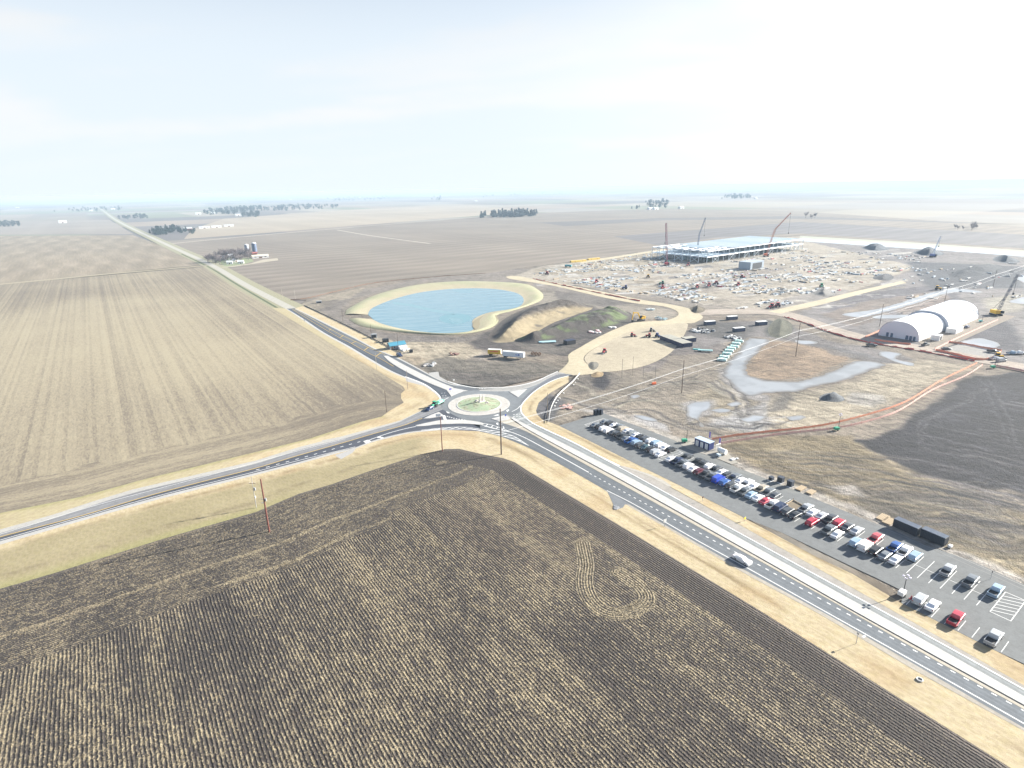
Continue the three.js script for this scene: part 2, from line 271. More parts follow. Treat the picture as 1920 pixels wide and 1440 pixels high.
function polySide(x, z, L) { let m = 1e18, s = 0; for (let i = 1; i < L.length; i++) { const ax = L[i - 1].x, az = L[i - 1].z, bx = L[i].x - ax, bz = L[i].z - az, t = clamp(((x - ax) * bx + (z - az) * bz) / (bx * bx + bz * bz + 1e-9)), dx = x - ax - bx * t, dz = z - az - bz * t, d = dx * dx + dz * dz; if (d < m) { m = d; s = Math.sqrt(d) * Math.sign(dx * bz - dz * bx || 1); } } return s; }
function boundsOf(pts, u, w) { let a0 = 1e9, a1 = -1e9, b0 = 1e9, b1 = -1e9; for (const p of pts) { const a = p.x * u.x + p.z * u.z, b = p.x * w.x + p.z * w.z; a0 = Math.min(a0, a); a1 = Math.max(a1, a); b0 = Math.min(b0, b); b1 = Math.max(b1, b); } return [a0, b0, a1 - a0, b1 - b0]; }
{
  const B = boundsOf(F1, AX, BX), N = 2048;
  const hgt = new Float32Array(N * N), t1 = dataTex(N, N, (i, j, c) => {
    const a = B[0] + (i + 0.5) / N * B[2], b = B[1] + (j + 0.5) / N * B[3], x = a * AX.x + b * BX.x, z = a * AX.z + b * BX.z;
    const [r, h, e, p] = field1At(x, z); hgt[j * N + i] = h; const hk = mix3(huskDark, husk, 0.35 + 0.65 * vn(x * 3 + 40, z * 3)), s = 0.8 + 0.5 * p;
    for (let q = 0; q < 3; q++) c[q] = mix(mix(soil[q] * s, hk[q], r * 0.9), [0.10, 0.083, 0.07][q], e * 0.7);
  });
  const h1 = dataTex(N, N, (i, j, c) => { c[0] = hgt[j * N + i]; }, false);
  sheet('stubble_field', F1, 0, M([1, 1, 1], 0.95, { map: t1, bumpMap: h1, bumpScale: 0.38 }), { uvBox: B });
  // stalk and husk litter standing on the rows
  const shard = quads([[[-0.17, 0, -0.03], [0.17, 0.02, -0.02], [0.13, 0.15, 0.03], [-0.15, 0.12, 0.04]], [[-0.03, 0, -0.12], [0.03, 0.0, 0.13], [0.05, 0.19, 0.09], [-0.02, 0.11, -0.1]]]);
  const at = [], cl = [], m4 = new THREE.Matrix4(), q = new THREE.Quaternion(), e = new THREE.Euler();
  for (let n = 0; n < 900000 && at.length < 170000; n++) {
    const a = B[0] + rnd() * B[2], b = B[1] + rnd() * B[3], x = a * AX.x + b * BX.x, z = a * AX.z + b * BX.z;
    if (z > -60 || !inside(x, z, F1)) continue; const [r, , ed] = field1At(x, z); if (rnd() > r * 0.7 - ed * 0.5) continue;
    const s = rr(0.35, 0.85); e.set(rr(-0.5, 0.5), rnd() * 6.3, rr(-0.5, 0.5)); m4.compose(V3(x, 0.005, z), q.setFromEuler(e), V3(s, s * rr(0.6, 1.2), s)); at.push(m4.clone()); cl.push(mix3(huskDark, husk, rr(0.0, 0.85)));
  }
  const I = new THREE.InstancedMesh(shard, new THREE.MeshStandardMaterial({ roughness: 0.9, side: THREE.DoubleSide }), at.length), cc = new THREE.Color();
  at.forEach((m, i) => { I.setMatrixAt(i, m); I.setColorAt(i, cc.setRGB(...cl[i])); }); I.name = 'corn_stubble'; I.userData = { kind: 'stuff', label: 'pale corn stalk litter lying along the rows of the dark field' }; I.castShadow = I.receiveShadow = true; scene.add(I);
}
const F2_EDGE_W = [G(0, 962).addScaledVector(WX, -260), ...gp('0,962 150,932 275,897.5 480,847.5 580,822.5 680,790 716,781')];
const F2_EDGE_N = gp('731,770 757,755 752,747 752,738 760,731 755,724 705,694 655,667 600,632 510,577 430,531 388,500');
{
  const far = G(0, 533).addScaledVector(WX, -420), F2 = [...F2_EDGE_W, ...F2_EDGE_N, ...gp('0,533'), far], B = boundsOf(F2, AX, BX), N = 2048, corner = G(735, 750);
  const tan = S(214, 198, 160), drab = S(172, 156, 128), dun = S(122, 110, 98);
  const t2 = dataTex(N, N, (i, j, c) => {
    const a = B[0] + (i + 0.5) / N * B[2], b = B[1] + (j + 0.5) / N * B[3], x = a * AX.x + b * BX.x, z = a * AX.z + b * BX.z, dW = polyDist(x, z, F2_EDGE_W);
    const dc = Math.hypot(x - corner.x, z - corner.z), wob = fbm(x / 22, z / 22, 3), wig = 22 + 10 * vn(b / 9, 2);
    const head = 1 - sstep(wig - 2, wig + 2, dW), al = mix(a, x * WX.x + z * WX.z, head > 0.5 ? 1 : 0), ac = head > 0.5 ? dW : b + (dc < 90 ? (wob - 0.5) * 5 * (1 - dc / 90) : 0);
    const kp = Math.floor(ac / 4.57), kr = Math.floor(ac / 1.52), row = hsh(kr, 3 + (head > 0.5 ? 9 : 0)), pass = 0.5 * vn(kp * 3.7, al / 140) + 0.28 * hsh(kp, 11) + 0.22 * vn(kr * 1.7, al / 26), big = fbm(x / 95 + 4, z / 95, 3), fine = vn(x * 3.1, z * 3.1), sp = vn(al / 2.2, ac * 2.6);
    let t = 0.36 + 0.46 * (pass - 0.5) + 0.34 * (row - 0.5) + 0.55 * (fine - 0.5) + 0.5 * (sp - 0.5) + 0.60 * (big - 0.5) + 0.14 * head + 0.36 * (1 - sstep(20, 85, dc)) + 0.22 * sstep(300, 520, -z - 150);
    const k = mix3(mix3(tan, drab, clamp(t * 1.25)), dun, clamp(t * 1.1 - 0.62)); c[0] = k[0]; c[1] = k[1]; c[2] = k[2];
  });
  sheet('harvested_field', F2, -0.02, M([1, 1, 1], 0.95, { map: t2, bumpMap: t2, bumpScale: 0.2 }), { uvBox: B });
}
const farShade = (k, s = 90) => (x, z) => { const f = k * (0.82 + 0.36 * fbm(x / s, z / (s * 0.6), 3)); return [f, f * 0.985, f * 0.965]; };
const fieldMat = (s, m, m2) => M(s.map((q) => q * 1.15), 0.95, { tex: streakTex, m, m2, vc: true });
sheet('ploughed_field', '530,562 434,508 380,483 318,459 330,455 480,441 900,407 1010,399 1250,391 1500,396 1920,425 2500,470 2500,512 1920,469 1500,441 1340,449 1240,464 1130,483 1010,497 960,505 910,513 800,521 700,531 620,549 575,562', -0.16, fieldMat(S(178, 164, 148), 410, 150), { sub: (x, z) => Math.max(12, Math.hypot(x, z) * 0.035), shade: farShade(1), uvDir: ROADDIR + 92 });
sheet('pale_field', '345,448 480,438 900,404 1010,396 860,383 640,394 420,410 360,430', -0.3, fieldMat(S(226, 209, 184), 300, 190), { sub: 120, shade: farShade(1, 220), uvDir: ROADDIR + 90 });
sheet('dark_field', '1150,443 1500,416 1920,440 2500,468 2500,506 1920,465.5 1500,437.5 1340,446 1240,461', -0.12, fieldMat(S(150, 146, 150), 420, 160), { sub: 60, shade: farShade(1, 160), uvDir: ROADDIR + 92 });
sheet('dark_field', '1010,417 1250,408.5 1500,405 1920,421 1500,410 1250,413 1060,424', -0.12, fieldMat(S(146, 140, 138), 420, 160), { sub: 90, shade: farShade(1, 160), uvDir: ROADDIR + 92 });
sheet('brown_field', '383,496 -500,578 -500,470 0,442 250,441 318,466', -0.14, fieldMat(S(200, 183, 156), 330, 170), { sub: 14, shade: (x, z) => { const b = x * BX.x + z * BX.z, a = x * AX.x + z * AX.z, f = 0.84 + 0.2 * fbm(b / 30, a / 160, 3) + 0.14 * (fbm(x / 120, z / 120, 2) - 0.3); return [f, f * 0.985, f * 0.96]; }, uvDir: ROADDIR });
sheet('drab_field', '0,440 250,439 205,412 -300,425 -300,452', -0.3, fieldMat(S(200, 188, 176), 300, 80), { sub: 120, shade: farShade(1, 200), uvDir: ROADDIR + 90 });

// ---- old county road to the horizon and the field tracks
const oldRoad = ln('546,578.5 460,534 396,496.5 340,471 302,453.5 223,415.8 198,398.5 185,389', 4);
structure('road_grass', lineGeo(oldRoad, 27, 0.0), M(S(212, 208, 165), 0.95, { tex: strawTex, m: 14 }));
structure('roadside_ditch', lineGeo(ln('519,577 447,535 392,501 340,476', 4), 2.6, 0.02), M(S(120, 138, 84), 0.95, { tex: strawTex, m: 6 }));
structure('county_road', lineGeo(oldRoad, 8.6, 0.04), M(S(238, 232, 214), 0.9, { tex: grainTex, m: 12 }));
structure('field_track', lineGeo([G(0, 533).addScaledVector(WX, -420), ...gp('0,533 200,514 388,498')], 12, 0.03), M(S(226, 212, 176), 0.95, { tex: strawTex, m: 9 }));
structure('gravel_road', lineGeo(gp('318,457 480,441.5 690,423.5 900,406.5 1030,395'), 9, -0.08), M(S(235, 222, 200), 0.95));
structure('grass_waterway', lineGeo(ln('632,431 690,441 806,456.5', 4), 7, -0.1), M(S(226, 214, 192), 0.95));

// ---- the building site: mud, sand and clay, colours laid out from above, borders broken up by noise
const SITE = gp('553,578 575,562 620,549 700,531 800,521 910,513 960,505 1010,497 1130,483 1240,464 1340,449 1500,441 1920,469 2600,515 2600,1560 1920,1260 1790,1190 1700,1125 1600,1070 1400,972 1180,866 1040,800 1000,790 1010,740 1080,700 1030,704 923,728 840,716 780,690 705,656 630,617');
{
  const B = boundsOf(SITE, AX, BX), N = 2048, C = 1024, cv = document.createElement('canvas'); cv.width = cv.height = C; const g = cv.getContext('2d');
  const uvp = (p) => [((p.x * AX.x + p.z * AX.z) - B[0]) / B[2] * C, ((p.x * BX.x + p.z * BX.z) - B[1]) / B[3] * C];
  const base = S(176, 160, 138); g.fillStyle = css(base); g.fillRect(0, 0, C, C);
  const blot = (s, c, blur = 3, alpha = 1) => { g.save(); if (blur >= 1) g.filter = `blur(${blur / 2}px)`; g.globalAlpha = alpha; g.fillStyle = css(c); g.beginPath(); gp(s).forEach((p, i) => { const [u, v] = uvp(p); i ? g.lineTo(u, v) : g.moveTo(u, v); }); g.closePath(); g.fill(); g.restore(); };
  const rut = (s, c, w, alpha = 0.6) => { g.save(); g.globalAlpha = alpha; g.strokeStyle = css(c); g.lineWidth = w / 2; g.lineJoin = g.lineCap = 'round'; g.beginPath(); curve(gp(s), 6).forEach((p, i) => { const [u, v] = uvp(p); i ? g.lineTo(u, v) : g.moveTo(u, v); }); g.stroke(); g.restore(); };
  const mud = S(158, 146, 128), dk = S(112, 104, 96), blk = S(84, 82, 84), sand = S(222, 205, 172), pale = S(214, 206, 192), greyM = S(166, 160, 152), strw = S(205, 182, 140);
  blot('575,562 800,521 960,505 1130,500 1130,560 1000,540 800,528 660,560 640,590 690,620 800,640 930,640 900,690 800,690 640,612', S(176, 164, 148), 4);
  blot('560,572 620,552 690,537 660,556 600,580 570,580', S(205, 188, 160), 2); blot('600,565 640,560 636,580 610,583', S(150, 138, 124), 3, 0.7);
  blot('690,628 800,634 900,645 905,662 850,688 780,684 715,655', sand, 4); blot('740,660 800,672 790,685 745,672', S(196, 178, 146), 2);
  blot('645,598 680,616 760,628 880,632 925,618 930,628 860,642 740,640 660,622', S(158, 146, 134), 2);
  blot('780,686 830,668 880,676 960,676 1040,684 1060,694 1030,704 965,724 923,728 866,722 815,706', S(150, 142, 124), 3);
  blot('800,696 860,694 960,704 1020,702 965,722 923,727 866,721', S(112, 106, 98), 3, 0.75);
  blot('880,640 960,600 1060,566 1110,572 1195,585 1195,600 1120,634 1085,655 1062,668 1000,660 940,655 890,655', S(118, 109, 102), 3); blot('960,640 1060,645 1110,630 1060,662 980,660', S(140, 130, 118), 2);
  blot('985,545 1060,548 1200,565 1262,580 1268,595 1200,598 1110,575 1060,566 1010,570', S(190, 178, 155), 3); blot('1040,545 1150,560 1190,568 1130,575 1040,560', S(140, 130, 122), 3, 0.8);
  blot('1005,742 1078,706 1120,698 1200,694 1262,664 1340,635 1385,660 1356,690 1370,722 1440,742 1440,806 1340,824 1300,815 1180,775 1130,770 1050,796 1012,785', S(176, 162, 140), 2);
  blot('1000,760 1035,738 1062,750 1035,788 1010,785', S(120, 118, 120), 2); blot('1060,712 1078,702 1150,698 1180,715 1120,735 1060,740', S(150, 138, 122), 3);
  blot('1113,690 1136,688 1146,716 1130,732 1113,724', S(72, 70, 74), 2); blot('1103,694 1122,692 1124,704 1106,704', S(70, 68, 70), 1); blot('1080,770 1150,778 1210,790 1290,818 1200,785 1130,768', S(200, 194, 184), 2);
  blot('1240,640 1340,632 1380,655 1360,688 1250,690 1200,698', S(150, 140, 130), 3); blot('1250,668 1300,664 1380,662 1365,690 1240,692', S(170, 156, 136), 2);
  blot('1290,745 1380,700 1412,742 1400,795 1335,775', S(194, 178, 146), 2); blot('1370,775 1440,748 1445,806 1395,812 1325,798', S(204, 200, 194), 3); blot('1280,755 1340,750 1335,780 1290,790', S(196, 190, 182), 2); blot('1345,690 1362,690 1380,728 1440,742 1440,752 1380,742', S(186, 180, 172), 2);
  blot('1420,662 1440,640 1500,637 1560,655 1605,664 1530,706 1450,713 1398,703 1400,682', S(192, 164, 130), 2); blot('1450,640 1520,655 1470,690 1415,690', S(168, 142, 112), 4, 0.7);
  blot('1440,745 1500,736 1600,716 1665,682 1720,674 1830,685 1750,722 1620,782 1520,800 1440,806', S(214, 198, 166), 3); blot('1600,735 1660,742 1640,765 1590,755', S(228, 220, 206), 3, 0.8); blot('1455,738 1490,735 1480,765 1440,770', S(150, 142, 130), 3);
  blot('1330,606 1440,598 1560,640 1640,654 1720,674 1665,682 1600,664 1540,650 1440,634 1405,632 1330,650 1262,660 1290,620', S(158, 150, 144), 3); blot('1500,640 1560,648 1690,680 1640,680 1560,664', S(130, 126, 126), 2, 0.7);
  blot('1300,606 1330,600 1420,612 1400,640 1330,632', S(112, 108, 106), 4, 0.8); blot('1440,600 1490,610 1470,632 1435,630', S(110, 112, 106), 3);
  // bare black soil and the tan weeds beside the car park
  blot('1588,820 1640,822 1712,788 1815,708 1920,698 2600,740 2600,1010 1920,925 1800,905 1715,885', S(46, 46, 54), 2); blot('1700,800 1815,716 1920,712 1920,760 1800,790', S(70, 70, 78), 6, 0.8);
  blot('1345,836 1440,820 1588,812 1600,826 1715,887 1800,926 1920,962 2600,1200 2600,1400 1920,1098 1680,985 1560,950 1450,890', S(166, 147, 108), 2);
  blot('1700,905 1800,926 1920,962 1920,1060 1780,990', S(150, 136, 112), 6, 0.8); blot('1600,826 1715,887 1800,926 1700,890', S(206, 186, 148), 2);
  for (let k = 0; k < 110; k++) { const q = rnd(), y = 838 + q * 220, x0 = 1370 + q * 520 + rr(-60, 90); rut(`${x0},${y + rr(-3, 3)} ${x0 + 90},${y + 5} ${x0 + rr(160, 320)},${y + 24 + rr(-6, 6)}`, pick([dk, blk, mud, S(120, 108, 84), S(206, 188, 146)]), rr(1.2, 4), rr(0.3, 0.7)); }
  for (let k = 0; k < 130; k++) { const t = rnd(), x0 = 1640 + rnd() * 300, y = 820 - (x0 - 1640) * 0.3 + rnd() * 190; rut(`${x0},${y} ${x0 + 60},${y + 10} ${x0 + 160},${y + 34}`, pick([S(46, 48, 56), S(126, 124, 126), S(140, 136, 132), S(58, 58, 66)]), rr(1.0, 3), 0.5); }
  rut('1850,705 1870,745 1890,790 1920,840', S(150, 148, 148), 1.3, 0.7); rut('1838,708 1860,760 1880,800 1920,856', S(150, 148, 148), 1.2, 0.6); rut('1850,730 1790,765 1735,800 1730,818 1745,825', S(152, 148, 144), 1.4, 0.7); rut('1842,728 1780,766 1722,802 1715,822 1722,838', S(152, 148, 144), 1.2, 0.7); rut('1830,708 1852,722', S(70, 72, 80), 2.5, 0.7);
  // margins of the car park
  blot('1128,772 1150,768 1200,788 1262,816 1352,838 1385,868 1440,888 1500,913 1650,968 1760,1018 1920,1082 2600,1390 2600,1412 1920,1100 1733,1024 1600,967 1487,921 1381,880 1261,828', S(214, 204, 186), 1.5); blot('1180,775 1240,792 1262,812 1205,796', S(206, 202, 196), 2); rut('1440,880 1490,902 1545,930', S(84, 78, 72), 3, 0.8); blot('1540,912 1590,908 1640,935 1580,930', S(214, 204, 188), 2); rut('1610,945 1720,985 1860,1042 1950,1080', dk, 1.4, 0.5); rut('1640,955 1740,1000 1920,1072', S(196, 176, 140), 2, 0.6);
  blot('1600,930 1680,945 1740,960 1720,975 1640,960', S(110, 104, 96), 3, 0.7);
  // the floor of the works: cleared clay, concrete dust and stockpiles
  blot('955,521 1010,500 1130,484 1240,466 1340,450 1500,443 1690,462 1720,500 1645,530 1500,575 1440,588 1330,578 1200,557 1060,532', S(222, 208, 182), 3);
  blot('1000,505 1130,488 1240,470 1250,490 1100,512 1010,515', S(206, 190, 160), 4, 0.8); blot('1240,540 1400,505 1480,500 1380,540 1260,556', S(182, 170, 154), 4, 0.7); blot('1060,532 1200,552 1330,570 1430,586 1400,596 1280,586 1130,556', S(168, 156, 140), 3, 0.8); blot('1440,590 1500,575 1560,560 1600,545 1560,540 1440,565', S(186, 178, 166), 4, 0.8);
  blot('1500,450 1920,480 2600,520 2600,720 1920,690 1845,680 1660,640 1485,590 1650,530 1722,500', S(172, 164, 158), 4); blot('1560,560 1660,545 1780,530 1800,560 1660,590 1560,600', S(130, 128, 132), 4, 0.85); blot('1700,490 1920,500 1920,540 1740,540', S(100, 104, 112), 6, 0.85); blot('1840,560 1920,550 1920,580 1860,592', S(212, 202, 178), 4); blot('1660,560 1760,545 1790,565 1690,590', S(190, 166, 146), 3, 0.8);
  blot('1750,640 1830,604 1890,602 1920,640 1920,660 1850,650 1780,665', S(112, 110, 114), 4); blot('1540,590 1640,560 1700,556 1650,600 1600,612', S(166, 150, 136), 3);
  for (let k = 0; k < 420; k++) { const x = 980 + rnd() * 700, y = 462 + rnd() * 122; if (y < 500 - (x - 1000) * 0.08 || y > 535 + (x - 1000) * 0.11) continue; const w = rr(6, 40), h = rr(1, 4), s = pick([S(242, 238, 230), S(232, 222, 200), S(168, 156, 140), S(150, 146, 146), S(196, 180, 150), S(236, 230, 216)]); blot(`${x},${y} ${x + w},${y - h * 0.7} ${x + w + 4},${y + h * 0.4} ${x + 4},${y + h}`, s, 0.6, rr(0.4, 0.95)); }
  // wheel ruts in the clay
  for (const s of ['1150,760 1230,730 1300,715 1360,740', '1080,720 1140,745 1240,750 1300,770', '1180,735 1260,720 1330,700 1390,690', '1300,790 1350,800 1420,800 1440,790', '1345,770 1400,780 1440,766', '1330,720 1370,745 1385,790', '1340,715 1378,742 1400,792', '1350,708 1390,740 1412,790', '1130,775 1200,770 1280,800 1340,815', '1060,745 1110,760 1160,770']) for (let k = 0; k < 5; k++) rut(px(s).map(([x, y]) => `${x + rr(-8, 8)},${y + rr(-5, 5)}`).join(' '), pick([dk, blk, pale, mud, greyM, S(210, 198, 170)]), rr(1.2, 3.6), 0.55);
  for (let k = 0; k < 26; k++) { const x = 1330 + rnd() * 100, y = 770 + rnd() * 34; rut(`${x},${y} ${x + 20},${y + rr(-6, 2)} ${x + 50},${y + rr(-12, 6)}`, pick([S(98, 90, 86), S(230, 226, 220), S(132, 124, 116)]), rr(1.2, 3), 0.7); }
  for (const s of ['1210,692 1270,680 1340,686 1362,668 1350,640', '1205,698 1270,688 1350,692 1372,668 1358,640']) rut(s, S(206, 190, 166), 1.6, 0.7);
  for (let k = 0; k < 36; k++) { const x = rr(820, 1040), y = rr(645, 720); rut(`${x},${y} ${x + 30},${y + rr(-3, 3)} ${x + 70},${y + rr(-4, 5)}`, pick([dk, S(176, 164, 140), mud]), rr(1, 2.4), 0.35); }
  for (let k = 0; k < 30; k++) { const x = rr(1490, 1800), y = rr(560, 600); rut(`${x},${y} ${x + 50},${y - 9} ${x + 110},${y - 15}`, pick([S(72, 72, 80), S(206, 198, 188)]), rr(1, 3), 0.6); }
  rut('880,640 905,634 950,640', S(196, 180, 150), 1.5, 0.6);
  const img = g.getImageData(0, 0, C, C).data, D = new Float32Array(256); for (let i = 0; i < 256; i++) D[i] = lin1(i);
  const ts = dataTex(N, N, (i, j, c) => {
    const x = B[0] + i / N * B[2], z = B[1] + j / N * B[3], w1 = (fbm(x / 11, z / 11, 3) - 0.5) * 7, w2 = (fbm(x / 11 + 50, z / 11 + 9, 3) - 0.5) * 7;
    const uf = clamp((i + 0.5) / N * C - 0.5 + w1 / B[2] * C, 0, C - 1.01), vf = clamp((j + 0.5) / N * C - 0.5 + w2 / B[3] * C, 0, C - 1.01), u = uf | 0, v = vf | 0, fu = uf - u, fv = vf - v, o = (v * C + u) * 4, o2 = o + C * 4, k0 = (1 - fu) * (1 - fv), k1 = fu * (1 - fv), k2 = (1 - fu) * fv, k3 = fu * fv;
    const wa = w1 * 1.6, st = vn((x * BX.x + z * BX.z + wa) / 0.8, (x * AX.x + z * AX.z + w2) / 11), st2 = vn((x + wa) / 10, (z + w2) / 1.2), near = 1 - sstep(240, 620, Math.hypot(x, z)), f = 0.9 + (0.25 + 0.34 * near) * (st + st2 - 1) + 0.55 * (fbm(x / 4, z / 4, 3) - 0.5) + 0.5 * (fbm(x / 30 + 7, z / 30, 3) - 0.5) + 0.3 * (vn(x * 1.3, z * 1.3) - 0.5);
    for (let q = 0; q < 3; q++) c[q] = (D[img[o + q]] * k0 + D[img[o + 4 + q]] * k1 + D[img[o2 + q]] * k2 + D[img[o2 + 4 + q]] * k3) * f * [1, 1.005, 1.04][q];
  });
  const m = M([1, 1, 1], 0.95, { map: ts }); m.bumpMap = clodTex.clone(); m.bumpMap.repeat.set(B[2] / 22, B[3] / 22); m.bumpMap.needsUpdate = true; m.bumpScale = 0.55;
  sheet('bare_ground', SITE, -0.1, m, { uvBox: B });
}

// ---- straw covered verges
const KERB_S = gp('-300,1105 0,1020 150,976 300,934 475,891 560,869 631,850 662,843 700,828 752,815 778,810 825,806.5 840,806 871,806.8 898,808.5 934,816 980,834 1016,851 1140,921 1180,947.5 1308,1021 1400,1076.5 1537,1151 1720,1258.5 1887,1351 2150,1500');
const straw = S(238, 218, 172), strawMat = M([1, 1, 1], 0.95, { tex: strawTex, m: 11, vc: true, bump: strawTex, bm: 6, bs: 0.1 });
const strawShade = (kerb, width, o = {}) => (x, z) => {
  const d = polyDist(x, z, kerb) / width, n = fbm(x / 9, z / 9, 3), n2 = fbm((x * AX.x + z * AX.z) / 26, (x * BX.x + z * BX.z) / 2.2, 3);
  let c = straw.map((q) => q * (0.95 + 0.22 * n2)); const ditch = Math.exp(-(((d - (o.ditch ?? 0.42)) / 0.13) ** 2)) * sstep(0.42, 0.66, n2 + 0.25 * n) * (o.dk ?? 0.8); c = mix3(c, S(168, 142, 92), ditch);
  c = mix3(c, S(228, 196, 140), 0.55 * sstep(0.52, 0.72, n)); if (o.more) c = o.more(x, z, c, d, n, n2); return c.map((q) => q * G2);
};
sheet('straw_verge', [...KERB_S, ...F1_EDGE_H.slice().reverse(), ...F1_EDGE_W.slice().reverse()], 0.02, strawMat, {
  sub: 3.2, uvDir: ROADDIR, shade: strawShade(KERB_S, 12, { more: (x, z, c, d, n, n2) => {
    const west = sstep(-28, -44, x), dW = polyDist(x, z, F1_EDGE_W); if (west <= 0) return mix3(c, S(150, 132, 104), (1 - sstep(0, 3.2, Math.min(dW, 9))) * 0.8);
    let k = mix3(c, mix3(S(214, 198, 150), S(188, 174, 124), n), west * sstep(0.45, 0.85, d + 0.15 * n + 0.2 * sstep(-90, -150, x)));
    k = mix3(k, S(190, 188, 108), west * (1 - sstep(1, 5, dW)) * 0.6 * sstep(-70, -90, x)); k = mix3(k, S(150, 134, 96), west * Math.exp(-(((dW - 7) / 1.3) ** 2)) * 0.6 * sstep(0.35, 0.6, n2)); return k; } }) });
const KERB_NW = gp('-300,1084 0,994 100,966 175,941 250,918 375,889 480,864 560,839 648,817 700,803 752,788 800,765.5 823,754 825,746 812,731.5 792,718.5 760,706 732,694 695,673 655,649 605,621.5 567,596.5 536,578.5');
sheet('straw_verge', [...KERB_NW, ...gp('510,577'), ...F2_EDGE_N.slice(0, 10).reverse().slice(1), ...F2_EDGE_W.slice().reverse()], 0.02, strawMat, {
  sub: 3.5, uvDir: WDIR, shade: strawShade(KERB_NW, 14, { dk: 0.5, ditch: 0.5, more: (x, z, c, d, n) => { const dW = polyDist(x, z, F2_EDGE_W), far = sstep(-95, -125, x); let k = mix3(c, S(222, 208, 158), far * 0.75); return mix3(k, S(192, 190, 112), (1 - sstep(1, 5, dW + 3 * n)) * 0.7); } }) });
sheet('straw_verge', '553,578 585,594.5 630,616.5 670,636.5 705,655 740,669 752,676 748,662 730,652 695,634 655,614 605,590 572,573', 0.02, strawMat, { sub: 4, shade: strawShade(gp('553,578 585,594.5 630,616.5 670,636.5 705,655 740,669'), 10, { dk: 0.1 }) });
const KERB_NE = gp('1066,704.5 1043,710.6 1010,728 986,748 977.5,760 976.5,771 984,782 1000,794 1021.7,804 1073.7,828 1125.8,855.4 1162,873 1193,882 1215,890 1380,980 1600,1103 1771,1200 1920,1285 2150,1416');
const TAN_NE = gp('1066,717 1033,735.6 1010,755 1005,770 1007,777 1016.5,786.7 1047.7,798 1180,864 1288,917 1380,963 1449,1000 1532,1045 1598,1076 1664,1115 1690,1131 1740,1156 1860,1217 1920,1247 2150,1362');
sheet('straw_verge', [...KERB_NE, ...TAN_NE.slice().reverse()], 0.02, strawMat, { sub: 3, shade: strawShade(KERB_NE, 8, { dk: 0.75, ditch: 0.55 }) });
structure('drainage_ditch', sheetGeo(gp('1400,972 1449,1000 1532,1045 1598,1076 1664,1115 1685,1128 1700,1120 1640,1086 1600,1066 1520,1027 1466,999'), 0.03, { sub: 2.5, shade: (x, z) => { const f = 0.65 + 0.8 * fbm(x / 2.4, z / 2.4, 3), n = vn(x / 5, z / 5); return mix3(S(160, 142, 118), S(196, 188, 172), n).map((q) => q * f); } }), M([1, 1, 1], 0.95, { vc: true, bump: clodTex, bm: 7, bs: 0.5 }));

// ================================================================ ROADS AND PAVED GROUND
const roadTone = (s, o = 0.16) => ({ mat: asphaltOf(S(...s)), o });
const wear = (t, s) => { const f = 0.93 + 0.11 * Math.cos((t - 0.5) * 12.5) + 0.16 * (vn(s / 14, t * 5) - 0.5) + 0.12 * (vn(s / 45, t * 2) - 0.5); return [f, f, f]; }; // wheel tracks polished by traffic
const Y = 0.06;
const aLight = asphaltOf(S(176, 180, 182)), aMid = asphaltOf(S(150, 156, 162)), aDark = asphaltOf(S(96, 103, 118)), aBlue = asphaltOf(S(118, 126, 136)), aLot = asphaltOf(S(148, 152, 152)), aPale = asphaltOf(S(206, 204, 198));
const SHOULDER = M(S(226, 219, 205).map((q) => q * 1.15), 0.92, { tex: grainTex, m: 5, vc: true });
// state road, both carriageways
const SE_SB = ln('900,809.5 934,817 980,835 1016,852 1140,922 1180,946 1308,1019 1400,1071 1546,1150 1720,1249 1892,1349 2150,1498'), SE_GUT = ln('900,788 937,791.7 980,806.5 1040,839.6 1180,917 1366,1020 1400,1039 1598,1150 1720,1220 1920,1331 2150,1458');
band('highway_lanes', SE_SB, SE_GUT, Y, asphaltOf(S(136, 144, 152)), { rows: 12, step: 4, shade: (t, s) => { const k = 0.90 + 0.24 * sstep(20, 150, s), w = wear(t * 2 % 1, s)[0]; return [k * w, k * w, k * w * 0.99]; } });  // lightening along the road puts glare into the colour; the darker start is newer asphalt
band('paved_shoulder', gp('1130,916 1180,946 1308,1019 1400,1071 1546,1150 1720,1249 1892,1349 2150,1498'), gp('1130,917 1180,950 1308,1023.5 1400,1077.5 1537,1151.5 1720,1260 1887,1352 2150,1502'), Y - 0.012, SHOULDER, { rows: 2, step: 4, shade: () => { const f = 0.82 + 0.2 * rnd(); return [f, f * 0.97, f * 0.93]; } });
const SE_MED = ln('960,782 980,793.4 1180,895.5 1380,1006.5 1600,1128 1730,1200 1920,1307 2150,1437'), SE_NB = ln('976.5,771 984,782 1000,794.5 1021.7,805 1073.7,829 1125.8,856.4 1162,874 1180,885.5 1380,995.5 1400,1006 1600,1115.6 1757,1201 1920,1292 2150,1421');
band('highway_lane', SE_NB, SE_MED, Y, asphaltOf(S(184, 190, 190)), { rows: 10, step: 4, shade: (t, s) => wear(t, s) });
band('paved_shoulder', gp('1150,868 1180,885.5 1380,995.5 1400,1006 1600,1115.6 1757,1201 1920,1292 2150,1421'), gp('1150,867 1180,880 1215,891 1380,980.5 1600,1103.5 1771,1200.5 1920,1285.5 2150,1416'), Y - 0.012, M(S(208, 202, 192).map((q) => q * 1.15), 0.92, { tex: grainTex, m: 5, vc: true }), { rows: 2, step: 3, shade: (t) => { const f = 0.86 + 0.2 * rnd(); return [f, f * 0.985, f * (1 - 0.06 * t)]; } });
sheet('access_stub', '1160,872 1185,878 1215,888 1245,901 1260,912 1235,915 1200,897 1170,880', Y - 0.02, SHOULDER, { sub: 3 });
